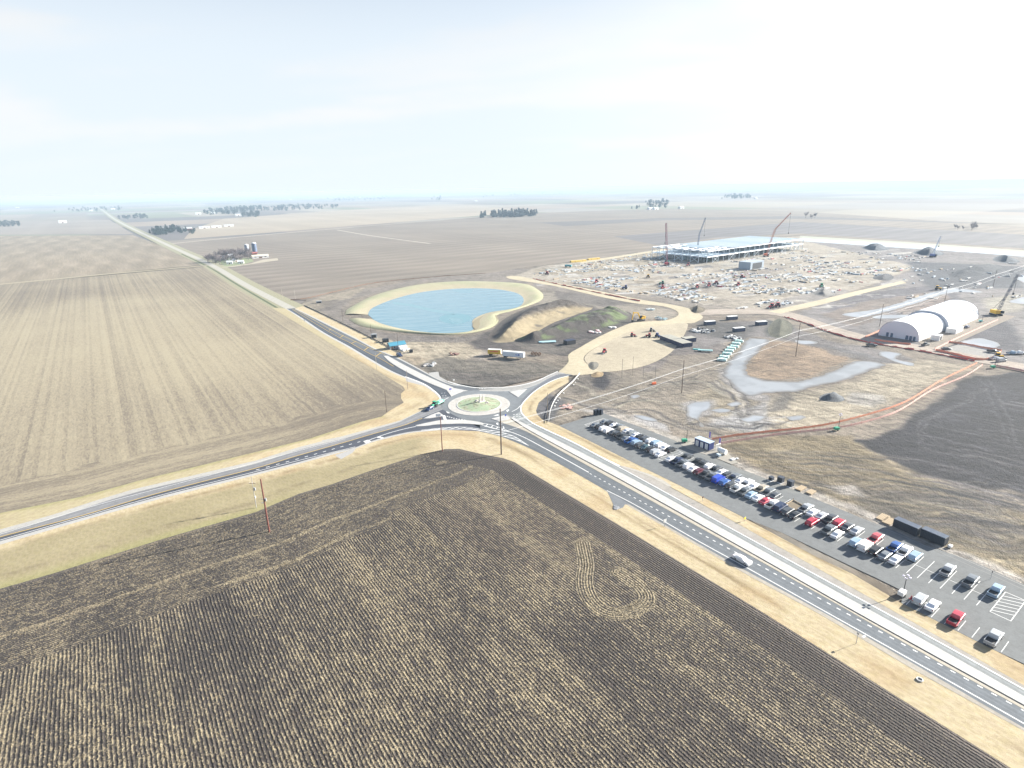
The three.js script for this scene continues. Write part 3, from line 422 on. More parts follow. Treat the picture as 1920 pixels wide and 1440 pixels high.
// west road
const W_UP = ln('-300,1087 0,1000 100,972.5 175,947.5 250,924.5 375,894.5 480,869.5 560,844 648,821.5 700,806 752,790.4 800,767.5 823,755', 5), W_YEL = ln('-300,1092 0,1007 150,968 275,931 375,904.5 480,878 560,854 648,829 700,813.5 760,796.7 791.7,783 830,768', 5), W_LOW = ln('-300,1100 0,1015 150,972.6 300,931 475,888 560,866.5 631,847 665,839.5 700,826 752,813 778,808.6 825,805 860,805 898,807 912,809', 5);
band('road_lane', W_UP, W_YEL, Y, asphaltOf(S(172, 173, 176)), { rows: 6, step: 3.5, shade: wear });
band('road_lane', W_YEL, W_LOW, Y, aDark, { rows: 6, step: 3.5, shade: (t, s) => wear(t, s).map((q) => q * (0.95 + 0.1 * t)) });
band('gravel_shoulder', W_UP, gp('-300,1083 0,993 100,965 175,940 250,917.5 375,888.5 480,863.5 560,838.5 648,816.5 700,802.5 752,788 800,765 823,753.5'), Y - 0.015, M(S(236, 232, 222), 0.9, { tex: grainTex, m: 4, vc: true }), { rows: 2, step: 3, shade: () => { const f = 0.95 + 0.1 * rnd(); return [f, f, f]; } });
band('gravel_shoulder', W_LOW, gp('-300,1107 0,1021.5 150,977.5 300,935.5 475,892 560,870 631,850.5 665,842 700,828.5 752,815.5 778,810.5 825,806.6 860,806.6 898,808.6 912,811'), Y - 0.015, M(S(240, 237, 230), 0.9, { tex: grainTex, m: 4, vc: true }), { rows: 2, step: 3, shade: () => { const f = 0.95 + 0.1 * rnd(); return [f, f, f]; } });
for (const s of ['603,826 648,817 660,816 650,821.5 610,830', '628,853.5 662,842.5 668,840 661,849 640,861 634,858', '760,706.5 790,713.5 805,722.5 825,742 815,737 796,724 762,715', '804,699 822,697 824,706 840,715 866,722.5 862,724 826,712 806,702']) sheet('concrete_apron', s, Y - 0.03, M(S(232, 230, 226), 0.9, { tex: grainTex, m: 3 }));
// north-west road, new asphalt
const N_L = ln('537.5,579 567.5,597.5 605,622.5 655,650 695,674 732.5,695 760,707 792.5,719.5 812.5,732.5 825,746', 5), N_M = ln('546,578.5 575,594 600,609 640,633 690,660 717,673 735,681.5 767,701 800,717 838,733 845,743', 5), N_R = ln('552.5,579 585,595 630,617.5 670,637.5 705,656 740,670 775,687.5 802.5,702.5 822.5,712.5 850,722.5 892.5,728 930,728.7', 5), N_M2 = ln('546,578.5 575,593 600,607 640,629 690,653 725,668 762,688 792,703 825,718 850,727.5 880,733', 5);
band('road_lane', N_L, N_M, Y, asphaltOf(S(100, 110, 124)), { rows: 4, step: 4, shade: wear });
band('road_lane', N_R, N_M2, Y, asphaltOf(S(128, 136, 144)), { rows: 4, step: 4, shade: wear });
band('road_centre', N_M, ln('546,578.5 575,593 600,607 640,629 690,653 725,668 762,688 792,703 825,718 838,724 845,730', 5), Y - 0.004, asphaltOf(S(126, 132, 140)), { rows: 2, step: 4 });
band('gravel_shoulder', N_L, ln('536,578.8 565.5,598.5 602.5,623.5 652.5,651.5 692.5,675.5 730,696.5 758,708 791,720.5 811,733 824,746.5', 5), Y - 0.015, M(S(240, 238, 230), 0.9), { step: 4 });
band('gravel_shoulder', N_R, ln('554,578.6 587.5,594 632.5,616.5 672.5,636.5 707.5,655 742.5,669 777.5,686.5 805,701.5 825,711.5 852,721.3 893,726.5 930,727.2', 5), Y - 0.015, M(S(232, 230, 222), 0.9), { step: 4 });
// roundabout: circulating lanes, apron, island
const RC = G(898.2, 758.4), RAD = (r, y, n = 72) => Array.from({ length: n }, (_, i) => V3(RC.x + r * Math.sin(i / n * 2 * Math.PI), y, RC.z + r * Math.cos(i / n * 2 * Math.PI)));
sheet('junction_paving', '823,755 825,746 813,733 845,722 866,723.5 892,728 923,728.3 965,725.3 1001.5,717 1033,705 1048,699 1074,703 1043,710.6 1010,728 986,748 976.7,766 984,782 965,786 945,790 937,792 912,802 902,797 866,788 830,788 791,783 760,797 752,790', Y - 0.008, asphaltOf(S(160, 166, 170)), { sub: 3, shade: (x, z) => { const r = Math.hypot(x - RC.x, z - RC.z), f = (0.9 + 0.16 * fbm(x / 7, z / 7, 3)) * (1 - 0.12 * Math.exp(-(((r - 20) / 2) ** 2))) * (0.90 + 0.14 * sstep(RC.z + 10, RC.z - 20, z)); return [f * 0.98, f, f * 1.02]; } });
band('road_lane', ln('1048,700.5 1033,708 1010,722 990,737 976,752', 5), ln('1074,703 1043,710.6 1010,728 986,748 977,760', 5), Y, asphaltOf(S(140, 146, 156)), { rows: 3, step: 3, shade: wear });
band('concrete_lane', ln('1046,697.5 1033,703.4 1001.7,716 965,724.7 923,727.6 892,727.4', 5), ln('1060,700 1036,706 1005,722 975,731 940,734 900,733', 5), Y, asphaltOf(S(214, 212, 206)), { rows: 3, step: 3, shade: wear });
const conc = mat.concrete, concShade = (x, z) => { const j = Math.abs(((x * AX.x + z * AX.z) / 4.5 % 1 + 1) % 1 - 0.5) > 0.485 ? 0.9 : 1, f = (0.96 + 0.1 * fbm(x / 5, z / 5, 2)) * j; return [f, f, f * 0.985]; };
slab('roundabout_apron', RAD(15.1, 0), 0, Y + 0.1, M([0.48, 0.46, 0.43], 0.88, { tex: grainTex, m: 5, vc: true }), { sub: 2, shade: (x, z) => { const r = Math.hypot(x - RC.x, z - RC.z), an = Math.atan2(x - RC.x, z - RC.z), f = (0.95 + 0.1 * fbm(x / 3, z / 3, 2)) * (Math.abs(an * 12 / Math.PI % 1) < 0.04 ? 0.86 : 1); return r > 14.2 ? [f * 1.06, f * 1.06, f * 1.05] : [f, f * 0.985, f * 0.97]; } });
slab('roundabout_kerb', RAD(10.9, 0), 0, Y + 0.24, M([0.6, 0.6, 0.58], 0.8));
{ const isl = sheetGeo(RAD(10.55, 0), Y + 0.25, { sub: 0.9, lift: (x, z) => { const r = Math.hypot(x - RC.x, z - RC.z); return 0.75 * (1 - sstep(0, 10.5, r)); }, shade: (x, z) => { const n = fbm(x / 2.5, z / 2.5, 3), k = mix3(S(196, 222, 178), S(214, 216, 184), sstep(0.42, 0.62, n)); return mix3(k, S(164, 176, 136), sstep(0.6, 0.8, vn(x * 1.3, z * 1.3) * n * 1.9)).map((q) => q * G2); } }); structure('island_grass', isl, M([1, 1, 1], 0.95, { tex: strawTex, m: 5, vc: true })); }
// raised concrete medians and splitter islands
slab('concrete_median', [...ln('948,779 965,789 980,799.5 1000,811.5 1040,833 1180,908.5 1366,1013 1400,1032 1598,1144.5 1720,1212.5 1920,1323 2150,1450', 3), ...ln('2150,1437 1920,1307 1730,1200 1600,1128 1380,1006.5 1180,895.5 980,793.4 962,783', 3)], 0, Y + 0.14, conc, { sub: 5, shade: concShade });
sheet('concrete_gutter', [...ln('926,787 937,791.3 980,806 1040,839 1180,916.4 1366,1019.4 1400,1038.4 1598,1149.4 1720,1219.4 1920,1330.4 2150,1457.4', 3), ...ln('2150,1451 1920,1324 1720,1213.5 1598,1145.5 1400,1033 1366,1014 1180,909.5 1040,834 1000,812.5 980,800.5 948,780', 3)], Y + 0.012, M(S(244, 232, 208), 0.85, { tex: grainTex, m: 5 }));
structure('kerb_joint', lineGeo(gp('1060,844.5 1180,909.7 1366,1014 1400,1033 1598,1145.6 1720,1213.6 1920,1324 2150,1451'), 0.28, Y + 0.02), mat.joint);
slab('splitter_island', '921,786 935,782 948,778.5 962,783 950,788 937,790.3', 0, Y + 0.14, conc);
slab('concrete_median', [...ln('719,667.5 732.5,680 767.5,700.5 800,716.5 838,732', 4), ...ln('850,727 825,717 792.5,702 762.5,687 727,667.5', 4)], 0, Y + 0.14, conc, { sub: 4, shade: concShade });
slab('splitter_island', '838,732.5 850,728 866,731 878,733.2 868,734.5 856,739 846,743.5', 0, Y + 0.14, conc);
slab('splitter_island', '794,785.3 808,778.5 823,773 831,778.8 826,781.6 806,784.8', 0, Y + 0.14, conc);
slab('splitter_island', '954.6,735 972,732 988,729.8 980,737 971,745 962,739.5', 0, Y + 0.14, conc);
slab('slip_lane_island', [...ln('779,798.2 804,792.5 830,788 850,787.4 877,788.6 902,792.7 908,795', 4), ...ln('903,797.2 871,795 840,795.6 815,796.8 800,799 782,800', 4)], 0, Y + 0.14, conc, { shade: concShade });
// ---- painted markings
const P0 = Y + 0.008, mk = (name, s, w, m = mat.paint, dash, gap, n = 5) => structure(name, lineGeo(ln(s, n), w, P0, dash, gap), m);
mk('edge_line', '1138,920 1180,941 1308,1014 1400,1064.6 1551,1149 1720,1244 1907.5,1350 2150,1490', 0.32);
mk('lane_line', '908,799 930,804.5 955,809.5 980,819 1020,840 1060,861.5 1104,886', 0.42);
mk('dashed_line', '1106,888 1185,931 1340,1015 1420,1058 1572,1142 1729,1228 1905,1325 2150,1459', 0.34, mat.paint, 0.95, 1.5);
mk('edge_line', '1020,804.8 1073.7,829.4 1125.8,857 1180,886.3 1400,1007 1600,1116.5 1757,1202 1920,1293 2150,1422', 0.4);
mk('kerb_edge', '1066,704.7 1043,711 1010,728.4 987,748.4 978,760.4 977,771 984.5,782 1000,794 1021.7,804.6 1073.7,828.6 1125.8,856 1162,873.5', 0.5, mat.white);
mk('kerb_edge', '840,715.5 866,722.6 892,726.8 923,727 965,724.2 1001.7,715.8 1030,703.6 1046,696.5', 0.6, mat.white);
mk('kerb_edge', '760,706.3 792.5,719 812,731.5 825,745 824,754.5 800,766.5', 0.7, mat.white);
mk('yellow_line', '-300,1092 0,1007 150,968 275,931 375,904.5 480,878 560,854 648,829 700,813.5 760,796.7 792,784.5', 0.36, mat.yellow);
mk('yellow_line', '548,580 600,612 640,635 655,642 690,661.5 714,673 738,687', 0.3, mat.yellow); mk('yellow_line', '553,580 575,592 620,617.5 640,628 690,651 722,665', 0.3, mat.yellow);
for (const s of ['617,619.5 621,617', '638,633 644,629', '659,644 668,640', '683,657 691,651', '705,668 715,661']) mk('yellow_bar', s, 0.6, mat.yellow, 0, 0, 1);
mk('lane_line', '690,826 730,812 760,804 781,799.5', 0.42); mk('dashed_line', '480,881.5 566,858.6 672.5,829 683,826.5', 0.4, mat.paint, 1.3, 2.4); mk('edge_line', '-300,1098 0,1013 150,970.6 300,929 475,885.6 560,863.6 666,838', 0.3);
mk('edge_line', '-300,1088 0,1002 175,949 375,896 560,845.5 648,823', 0.22);
mk('edge_line', '539,580 568.5,598 606,623 656,650.5 696,674.5 733,695.5 760,707.6', 0.3);
sheet('hatched_box', '681,827.5 690,824.8 696,827.5 686,831.6', P0, mat.paint); sheet('turn_arrow', '707,820 713,818.4 714,819.3 718.5,820 719.8,821.6 714,822.4 712.5,821 708,821.4', P0, mat.paint);
{ // chevron band along the slip lane, and lozenges beyond the island tip
  const outer = ln('790,808.3 825,805.4 840,805.2 881,805.2 902.5,808.3 934,815.6 965,824 991,835.4', 6), inner = ln('790,806.6 825,803 840,801.6 871,801 902.5,805.2 928.5,808.3 960,816.7 988,833.6', 6);
  const a = evenly(outer, 1.1), b = evenly(inner, 1.1), list = []; structure('edge_line', lineGeo(outer, 0.35, P0), mat.paint); structure('lane_line', lineGeo(inner, 0.32, P0), mat.paint);
  for (let i = 2; i < Math.min(a.length, b.length) - 6; i += 3) { const p = a[i], q = b[Math.min(b.length - 1, i + 4)], d = q.clone().sub(p).normalize(), n = V3(-d.z * 0.3, 0, d.x * 0.3); list.push([[p.x + n.x, P0 + 0.004, p.z + n.z], [q.x + n.x, P0 + 0.004, q.z + n.z], [q.x - n.x, P0 + 0.004, q.z - n.z], [p.x - n.x, P0 + 0.004, p.z - n.z]]); }
  structure('chevron_stripes', quads(list), mat.paint);
  mk('chevron_edge', '907,794 919,796.3 930,799.5 940,803 953,808', 0.3); mk('chevron_edge', '904,797.6 915,800 928,803.5 940,806.8 955,810', 0.3);
  const bars = ['911,798.5 915,795.5', '921,801.3 924.5,798', '930,804 934,801', '940,806.5 944,804.3']; for (const s of bars) mk('chevron_bar', s, 0.5, mat.paint, 0, 0, 1);
}
mk('yield_line', '838,780.5 848,783.8 860,786 876,788.4', 0.7, mat.paint, 0.65, 0.75); mk('yield_line', '824,756 832,750.5 841,745.5', 0.45); mk('yield_line', '960,772 970,766.5 976,760.5', 0.4); mk('crosswalk', '827,737.6 838.5,736.6', 0.5, mat.paint, 0.8, 0.6); mk('crosswalk', '829,742.8 842,742', 0.5, mat.paint, 0.8, 0.6); mk('crosswalk', '962,777.6 978,776.5', 0.5, mat.paint, 0.8, 0.6); mk('crosswalk', '962,781.6 979,780.6', 0.4, mat.paint, 0.8, 0.6); mk('crosswalk', '898,728.5 912,729.2', 0.5, mat.paint, 0.8, 0.6); mk('crosswalk', '832,779 835,787.5', 1.3, mat.paint, 0, 0, 1);
for (const s of ['925,779.6 933,777.2 937,778.4 931,780', '949,769.6 953,767.6 955,769 951,773', '836,771.5 842,773 843,775.5 839,774.6', '930,793.6 934,792.8 934.5,797 931.5,796.5', '943,800 944.5,799.4 946,804 944,804.6']) sheet('lane_arrow', s, P0 + 0.002, mat.paint);
mk('road_number_marking', '1618,1192.5 1630,1199.5', 1.0, mat.paint, 0.5, 0.5, 1);

// ---- car park
const LOT = gp('1047.7,798 1066,793 1105,781 1128,773.5 1261,824 1381,876.5 1441,899.5 1487,918 1600,965 1681,997 1733,1021.5 1821,1051.5 1920,1096 2150,1200 2150,1358 1920,1245 1860,1217 1716,1144 1690,1131 1692,1108 1643,1084 1600,1064 1520,1025 1466,999 1400,973 1380,963 1288,917 1180,864');
const STALL = 2.66, LC = G(1716, 1059), LA = dirOf(34.0), LB = dirOf(126.9), stallAt = (k, off) => LC.clone().addScaledVector(LA, STALL * k).addScaledVector(LB, off);
sheet('car_park', LOT, Y - 0.01, aLot, { sub: 3, shade: (x, z) => { const a = x * LA.x + z * LA.z, b = x * LB.x + z * LB.z, f = 0.92 + 0.16 * fbm(x / 9, z / 9, 3) + 0.1 * (vn(b / 1.3, a / 40) - 0.5), edge = sstep(0.0, 5, polyDist(x, z, gp('1261,824 1381,876.5 1487,918'))); return mix3([f * 1.2, f * 1.17, f * 1.1], [f, f, f * 1.005], edge); } });
{
  const L = [], row = (p, q, w) => L.push(lineGeo([p, q], w, P0));
  for (let k = -48; k <= 6; k++) if (k < -33 || k > -32) row(stallAt(k, -5.9), stallAt(k, 5.9), 0.16);
  row(stallAt(-48, 0), stallAt(-33, 0), 0.14); row(stallAt(-32, 0), stallAt(-16, 0), 0.14); row(stallAt(-13, 0), stallAt(7, 0), 0.14);
  for (const [k0, k1] of [[-49.2, -48], [-33.5, -32], [7.05, 8.6]]) { for (const k of [k0, k1]) row(stallAt(k, -5.9), stallAt(k, 5.9), 0.2); row(stallAt(k0, -5.9), stallAt(k1, -5.9), 0.2); row(stallAt(k0, 5.9), stallAt(k1, 5.9), 0.2); for (let i = -5; i < 5; i += 1.7) row(stallAt(k0, i), stallAt(k1, i + 2.2), 0.2); }
  const lo = G(1640 + 577 / 6.857, 1020 + 770 / 6.857), base = G(1640 + 467 / 6.857, 1020 + 730 / 6.857);
  for (let k = 0; k < 9; k++) { const c = G(1640 + 467 / 6.857, 1020 + 730 / 6.857).addScaledVector(LA, 2.78 * (k - 1.05)); if (k !== 0) row(c.clone().addScaledVector(LB, -2.6), c.clone().addScaledVector(LB, 2.6), 0.16); }
  structure('parking_lines', mergeGeometries(L), mat.paint);
  mk('service_lane_line', '1600,966 1740,1026 1920,1106 2150,1212', 0.2, M(S(186, 184, 178), 0.9)); mk('service_lane_line', '1610,962 1740,1018.5 1920,1099 2150,1203', 0.25, M(S(206, 202, 192), 0.9));
}
// the dug-out bay in the middle of the car park
sheet('bare_patch', '1473,946 1487,938.5 1506,949 1503,955.5 1488,960 1477,953', P0 + 0.01, M(S(176, 158, 128), 0.95, { tex: grainTex, m: 3 }));
slab('building_pad', '1261,824 1300,822 1352,838 1384,868 1372,871 1340,858 1290,842', 0, Y + 0.03, M(S(214, 206, 190), 0.9, { tex: grainTex, m: 4, vc: true }));

// ---- haul roads and the tractor yard of crushed stone
const stoneMat = M(S(246, 230, 192).map((q) => q * 1.12), 0.93, { tex: grainTex, m: 11, vc: true, bump: clodTex, bm: 12, bs: 0.12 }), stoneShade = (x, z) => { const f = 0.86 + 0.26 * fbm(x / 14, z / 14, 3); return [f, f * 0.99, f * 0.96]; };
sheet('haul_road', '1048,698 1056,690 1066,678 1066,665 1090,650 1122,632 1165,612.5 1190,604.5 1247,600.5 1268,594 1272,586.5 1262,579.5 1242,574 1200,570 1135,558.5 1035,535.5 955,522.5 950,518.5 962,517 1000,523 1100,541 1200,561.5 1258,571 1290,578 1318,594 1312,600 1297,606 1270,606 1235,611 1190,619 1140,640 1104,660 1094,672 1099,681 1112,690 1128,698 1100,702 1074,703.5', Y - 0.03, stoneMat, { smooth: 3, sub: 6, shade: stoneShade });
sheet('stone_yard', '1108,688 1096,673 1104,661 1140,640 1190,619 1235,611 1285,604 1284,626 1274,640 1258,661 1215,684 1170,694 1128,697', Y - 0.05, M(S(236, 221, 190).map((q) => q * 1.12), 0.93, { tex: grainTex, m: 11, vc: true, bump: clodTex, bm: 12, bs: 0.2 }), { smooth: 3, sub: 5, shade: (x, z) => { const f = 0.78 + 0.42 * fbm(x / 9, z / 16, 4); return [f, f * 0.985, f * 0.95]; } });
band('haul_road', ln('1290,591 1440,589 1485,598 1545,620 1595,635 1640,645 1715,657 1827,678 1920,694 2300,760'), ln('1300,581 1440,579 1500,590 1560,611 1605,624 1645,634 1725,647 1840,668 1920,682 2300,740'), Y - 0.04, M(S(228, 210, 190).map((q) => q * 1.1), 0.93, { tex: grainTex, m: 11, vc: true, bump: clodTex, bm: 12, bs: 0.2 }), { rows: 4, step: 6, shade: (t, s) => { const f = 0.82 + 0.25 * vn(s / 8, t * 4) + 0.1 * Math.cos(t * 14); return [f, f, f]; } });
band('haul_road', ln('1463,588 1540,571 1600,555 1655,541 1700,530'), ln('1440,584 1530,564 1590,549.5 1645,537 1690,527'), Y - 0.03, stoneMat, { rows: 3, step: 6, shade: (t, s) => stoneShade(s, t * 20) });
band('haul_road', ln('1090,494 1180,480 1250,468.5 1340,452.5'), ln('1085,490 1180,477 1250,466 1340,450.5'), Y - 0.04, stoneMat, { rows: 1, step: 10, shade: (t, s) => stoneShade(s, t) });
sheet('stone_pad', '1752,659 1800,645 1830,652 1880,667 1848,679 1800,671', Y - 0.045, M(S(206, 202, 194), 0.93, { tex: grainTex, m: 11, bump: clodTex, bm: 12, bs: 0.2 })); sheet('stone_pad', '1722,641 1830,597 1880,590 1905,593 1760,658 1735,652', Y - 0.05, M(S(196, 180, 160), 0.93, { tex: grainTex, m: 11, bump: clodTex, bm: 12, bs: 0.3 }));

// ---- the retention pond with its grassed bank
const POND = ln('690,590 694,581 705,574 742.5,559.5 792.5,547.5 855,541.2 917.5,541.2 960,547 977,554 982,564 975,574 960,579 917,586 894,594.5 885,602.5 888,612 884,620 860,624 830,625 767.5,619 717.5,607.5 697,598', 4);
const RIM = ln('647,590 650,581 662,573.5 692.5,557.5 730,545 792.5,532.5 855,527.5 930,528.5 985,532.5 1010,544 1019,555 1013,564 997.5,571 960,583 931,591 935,601 920,615 882,624.5 842,628 780,625.5 717,618.5 675,610.5 654,598.5', 4);
{
  const iceTone = dataTex(512, 512, (i, j, c) => { const n = 0.62 * pn(i / 64, j / 10, 8) + 0.38 * pn(i / 20, j / 6, 25), k = sstep(0.42, 0.62, n); c[0] = mix(0.085, 0.15, k); c[1] = mix(0.205, 0.262, k); c[2] = mix(0.262, 0.31, k); });
  const m = M([1, 1, 1], 0.16, { map: scaled(iceTone, 240, 90), bump: rippleTex, bm: 8, bs: 0.02 });
  structure('pond_water', sheetGeo([...POND].slice(0, -1), 0.05, { uvDir: 100 }), m);
  sheet('ice_patch', '735,566 770,570 815,580 850,586 852,590 812,585 765,574 738,570', 0.065, M([0.14, 0.27, 0.31], 0.25)); sheet('ice_patch', '845,543.4 888,542.6 884,549 862,549.4', 0.065, M([0.13, 0.25, 0.30], 0.25));
  sheet('ice_patch', '823,598 835,590.5 862,588.5 882,592 880,602 858,608.5 834,605', 0.065, M([0.14, 0.27, 0.31], 0.4), { smooth: 3 }); sheet('ice_patch', '842,598 852,596 868,600 862,605.5 850,604', 0.075, M([0.13, 0.26, 0.30], 0.25), { smooth: 3 });
  const bank = bandGeo(RIM, POND, 0.03, { rows: 8, step: 5, shade: (t, s) => { const n = vn(s / 16, t * 3), wide = sstep(0.15, 0.75, n), k = mix3(S(204, 206, 160), S(222, 208, 172), sstep(0.25, 0.85, t + 0.5 * (n - 0.5))); return mix3(k, S(220, 212, 172), wide * 0.5).map((q) => q * G2 * (0.92 + 0.16 * vn(s / 3, t * 9))); } });
  const p = bank.attributes.position; for (let i = 0; i < p.count; i++) { const t = (i % 9) / 8; p.setY(i, 0.03 + 0.9 * Math.sin(Math.min(1, t / 0.3) * Math.PI / 2) * (1 - sstep(0.3, 1, t))); } bank.computeVertexNormals();
  structure('grass_bank', bank, M([1, 1, 1], 0.95, { tex: strawTex, m: 10, vc: true }));
  sheet('clay_spit', '886,612 889,604 898,596.5 920,588.5 931,592 933,601 918,613 896,620', 0.35, M(S(206, 192, 152), 0.95, { tex: strawTex, m: 5 }), { smooth: 3 });
}
// silty basins and puddles
function ragged(L, amp, scale = 4) { const E = evenly([...L, L[0]], 1.6).slice(0, -1), n = E.length; return E.map((p, i) => { const t = E[(i + 1) % n].clone().sub(E[(i + n - 1) % n]).normalize(), k = (fbm(p.x / scale, p.z / scale, 3) - 0.5) * 2 * amp; return V3(p.x - t.z * k, 0, p.z + t.x * k); }); }
function wet(name, s, tone, rim, amp, y) { const L = ragged(curve(gp(s), 4, true).slice(0, -1), amp), R = [...L, L[0]]; structure(name, sheetGeo(L, y, { sub: 2.4, shade: (x, z) => { const d = polyDist(x, z, R), n = fbm(x / 7, z / 7, 3), k = mix3(tone, tone.map((q) => q * 0.82), sstep(0.4, 0.65, n)); return mix3(rim, k, sstep(0.15, rim === mudRim ? 3.2 : 1.6, d + (n - 0.5) * 2.4)); } }), M([1, 1, 1], 0.36, { vc: true, bump: rippleTex, bm: 5, bs: 0.015 })); }
const mudRim = [0.15, 0.135, 0.12];
wet('silt_basin', '1407,634 1441,636.5 1430,650 1421,661 1404,678 1399,690 1402,702 1440,713 1490,715.5 1522,709 1570,692 1612,676 1650,680 1661,683 1640,692 1612,701 1575,716 1540,722 1495,733 1440,737 1408,742 1378,730 1368,718 1357,702 1360,686 1372,672 1388,656', [0.30, 0.315, 0.33], mudRim, 1.6, -0.04);
for (const s of ['1287,762 1297,755 1318,753 1332,751 1336,758 1329,767 1316,774 1312,786 1322,800 1316,801 1304,786 1290,782', '1646,663 1656,658.5 1690,663 1680,673 1716,681 1712,686 1690,682 1660,671', '1795,645 1812,637 1838,634 1872,643 1866,652 1856,656 1850,664 1818,660', '1578,590 1640,580 1680,570 1730,553 1790,540 1845,548 1790,548 1740,562 1690,577 1640,590 1610,595', '1490,638 1532,640 1528,645 1500,645', '1640,592 1710,590 1690,596 1640,597', '1894,567 1925,556 1925,570', '1905,520 1925,518 1925,532', '1330,770 1350,765 1372,768 1352,774', '1385,786 1420,778 1440,781 1410,792', '1362,757 1385,752 1392,758 1370,763', '1190,779 1215,781 1232,790 1206,788', '1475,783 1505,779 1512,783 1485,789', '1180,742 1196,740 1200,745 1186,747'])
  wet('puddle', s, [0.33, 0.35, 0.375], [0.2, 0.185, 0.165], 1.2, -0.035);
// drainage channel along the far side of the works
band('channel_bank', ln('1500,446.5 1600,452.5 1720,459.5 1920,474.5 2600,520'), ln('1500,442 1600,448 1720,455 1920,469.5 2600,512'), -0.03, M(S(212, 214, 190), 0.95), { step: 40 });
band('channel_water', ln('1497,451.5 1560,456 1640,461.5 1720,466.5 1800,472 1920,481 2600,530'), ln('1500,446.5 1600,452.5 1720,459.5 1920,474.5 2600,520'), -0.02, M([0.5, 0.55, 0.6], 0.2), { step: 40 });
// raised berm either side of the haul road's lattice fence handled with the fences

// ---- spoil heaps: real mounds of soil
function mound(name, label, category, s, height, steep, tone, o = {}) {
  const L = curve(gp(s), 4, true).slice(0, -1), ring = [...L, L[0]];
  const g = sheetGeo(L, -0.05, { sub: o.sub ? o.sub * 0.7 : 2, lift: (x, z) => { const d = polyDist(x, z, ring), k = sstep(0, steep, d); return height * k * (0.72 + 0.5 * fbm(x / (steep * 0.9), z / (steep * 0.9), 4)) * (o.top ? o.top(x, z) : 1) + k * (0.5 * vn(x * 0.5, z * 0.5) + 0.08 * height * (vn(x / 3.5, z / 3.5) - 0.5) * 2 - 0.09 * height * Math.abs(vn(x / 6 + 3, z / 6) - 0.5) * 2); }, shade: (x, z) => { const f = 0.7 + 0.6 * fbm(x / 4, z / 4, 3); return (o.shade ? o.shade(x, z, polyDist(x, z, ring)) : tone).map((q) => q * f); } });
  const m = new THREE.Mesh(g, M([1, 1, 1], 0.95, { vc: true, bump: clodTex, bm: 12, bs: 0.5 })); m.name = numbered(name); m.castShadow = m.receiveShadow = true; m.userData = o.thing ? { label, category } : { kind: 'structure', label }; if (o.group) m.userData.group = o.group; scene.add(m); return m;
}
{
  const ra = gp('945,622 1000,600 1055,568 1082,570 1107,577');
  mound('spoil_mound', 'long mound of excavated clay and topsoil beside the pond', 'mound', '918,640 930,612 955,592 1000,574 1050,565 1085,568 1112,577 1080,590 1040,604 1010,620 985,634 950,642', 7, 24, S(150, 138, 120), { sub: 3.5, shade: (x, z) => { const west = sstep(6, -6, polySide(x, z, gp('930,640 990,606 1060,585 1112,577'))); return mix3(S(120, 110, 100), S(208, 188, 146), clamp(west * 1.4) * sstep(0.2, 0.45, fbm(x / 10, z / 10, 2) + 0.15)); } });
  mound('spoil_mound', 'dark earth bank with green weeds on its face beside the excavator', 'mound', '960,638 1010,622 1045,606 1090,592 1130,582 1175,584 1186,592 1178,604 1150,614 1110,622 1060,632 1005,645', 6, 16, S(104, 98, 94), { sub: 3, shade: (x, z, d) => { const n = fbm(x / 8, z / 8, 3); return mix3(S(104, 97, 92), S(132, 152, 96), sstep(0.46, 0.60, n) * sstep(2, 6, d) * (1 - sstep(14, 24, d))); } });
  mound('topsoil_mound', 'long dark topsoil mound beyond the arched tents', 'mound', '1776,512 1800,504 1840,498 1868,496 1884,502 1872,512 1830,518 1790,520', 9, 30, S(104, 108, 114), { sub: 8 });
  const piles = [['1382,742 1390,735 1405,735.5 1420,740 1422,746 1400,750', 0, 0, 0], ['1536,747 1546,738.5 1560,736.5 1576,741 1584,749 1575,753 1548,752', 'grey gravel heap alone on the pale clay beside the silt basin', 3.4, 6, S(140, 146, 152)], ['1521,551 1540,539 1552,541 1568,550 1550,556', 'grey sand heap at the edge of the stone haul road', 4.5, 16, S(176, 172, 166)], ['1638,523 1650,514 1664,513 1676,521 1660,526', 'blackish soil heap past the sand heap', 3.5, 16, S(116, 118, 122)], ['1440,622 1446,606 1462,597 1478,602 1486,620 1470,634 1450,632', 'brush covered soil heap beside the cables', 2.6, 14, S(128, 128, 108)], ['1615,465 1630,461 1655,462 1668,467 1640,470', 'dark soil heap on the near side of the drainage channel', 6, 16, S(130, 138, 146)], ['1712,474 1735,467.5 1755,470 1770,477 1740,480', 'bluish soil heap below the white crane', 7, 18, S(126, 134, 142)], ['1862,488 1880,478 1894,482 1912,491 1885,493', 'soil heap farthest along the channel', 7, 18, S(124, 132, 140)], ['1292,580 1305,573 1318,576 1322,584 1304,588', 'scrubby brown heap on the bend of the stone haul road', 4, 10, S(140, 128, 104)], ['1100,683 1108,677.5 1122,679 1124,688 1114,695 1104,692', 'grey rubble heap at the mouth of the tractor yard', 1.3, 7, S(156, 152, 138)], ['1108,701 1118,696 1130,697.5 1128,706 1112,707', 'sandy heap on the edge of the haul road opposite the tractor yard', 1.3, 7, S(204, 176, 128)]];
  for (const [s, l, h, w, t] of piles) if (l) mound('soil_heap', l, 'soil heap', s, h, w, t, { thing: true, sub: 2.2 });
}

// ================================================================ THINGS
const atDepth = (x, y, base) => { const d = FW.clone().addScaledVector(RT, (x - 960) / FOC).addScaledVector(UPV, -(y - 720) / FOC), t = base.z / d.z; return V3(d.x * t, EYE + d.y * t, d.z * t); }; // where that sight line passes above a spot
const headingOf = (a, b) => Math.atan2(b.x - a.x, b.z - a.z);

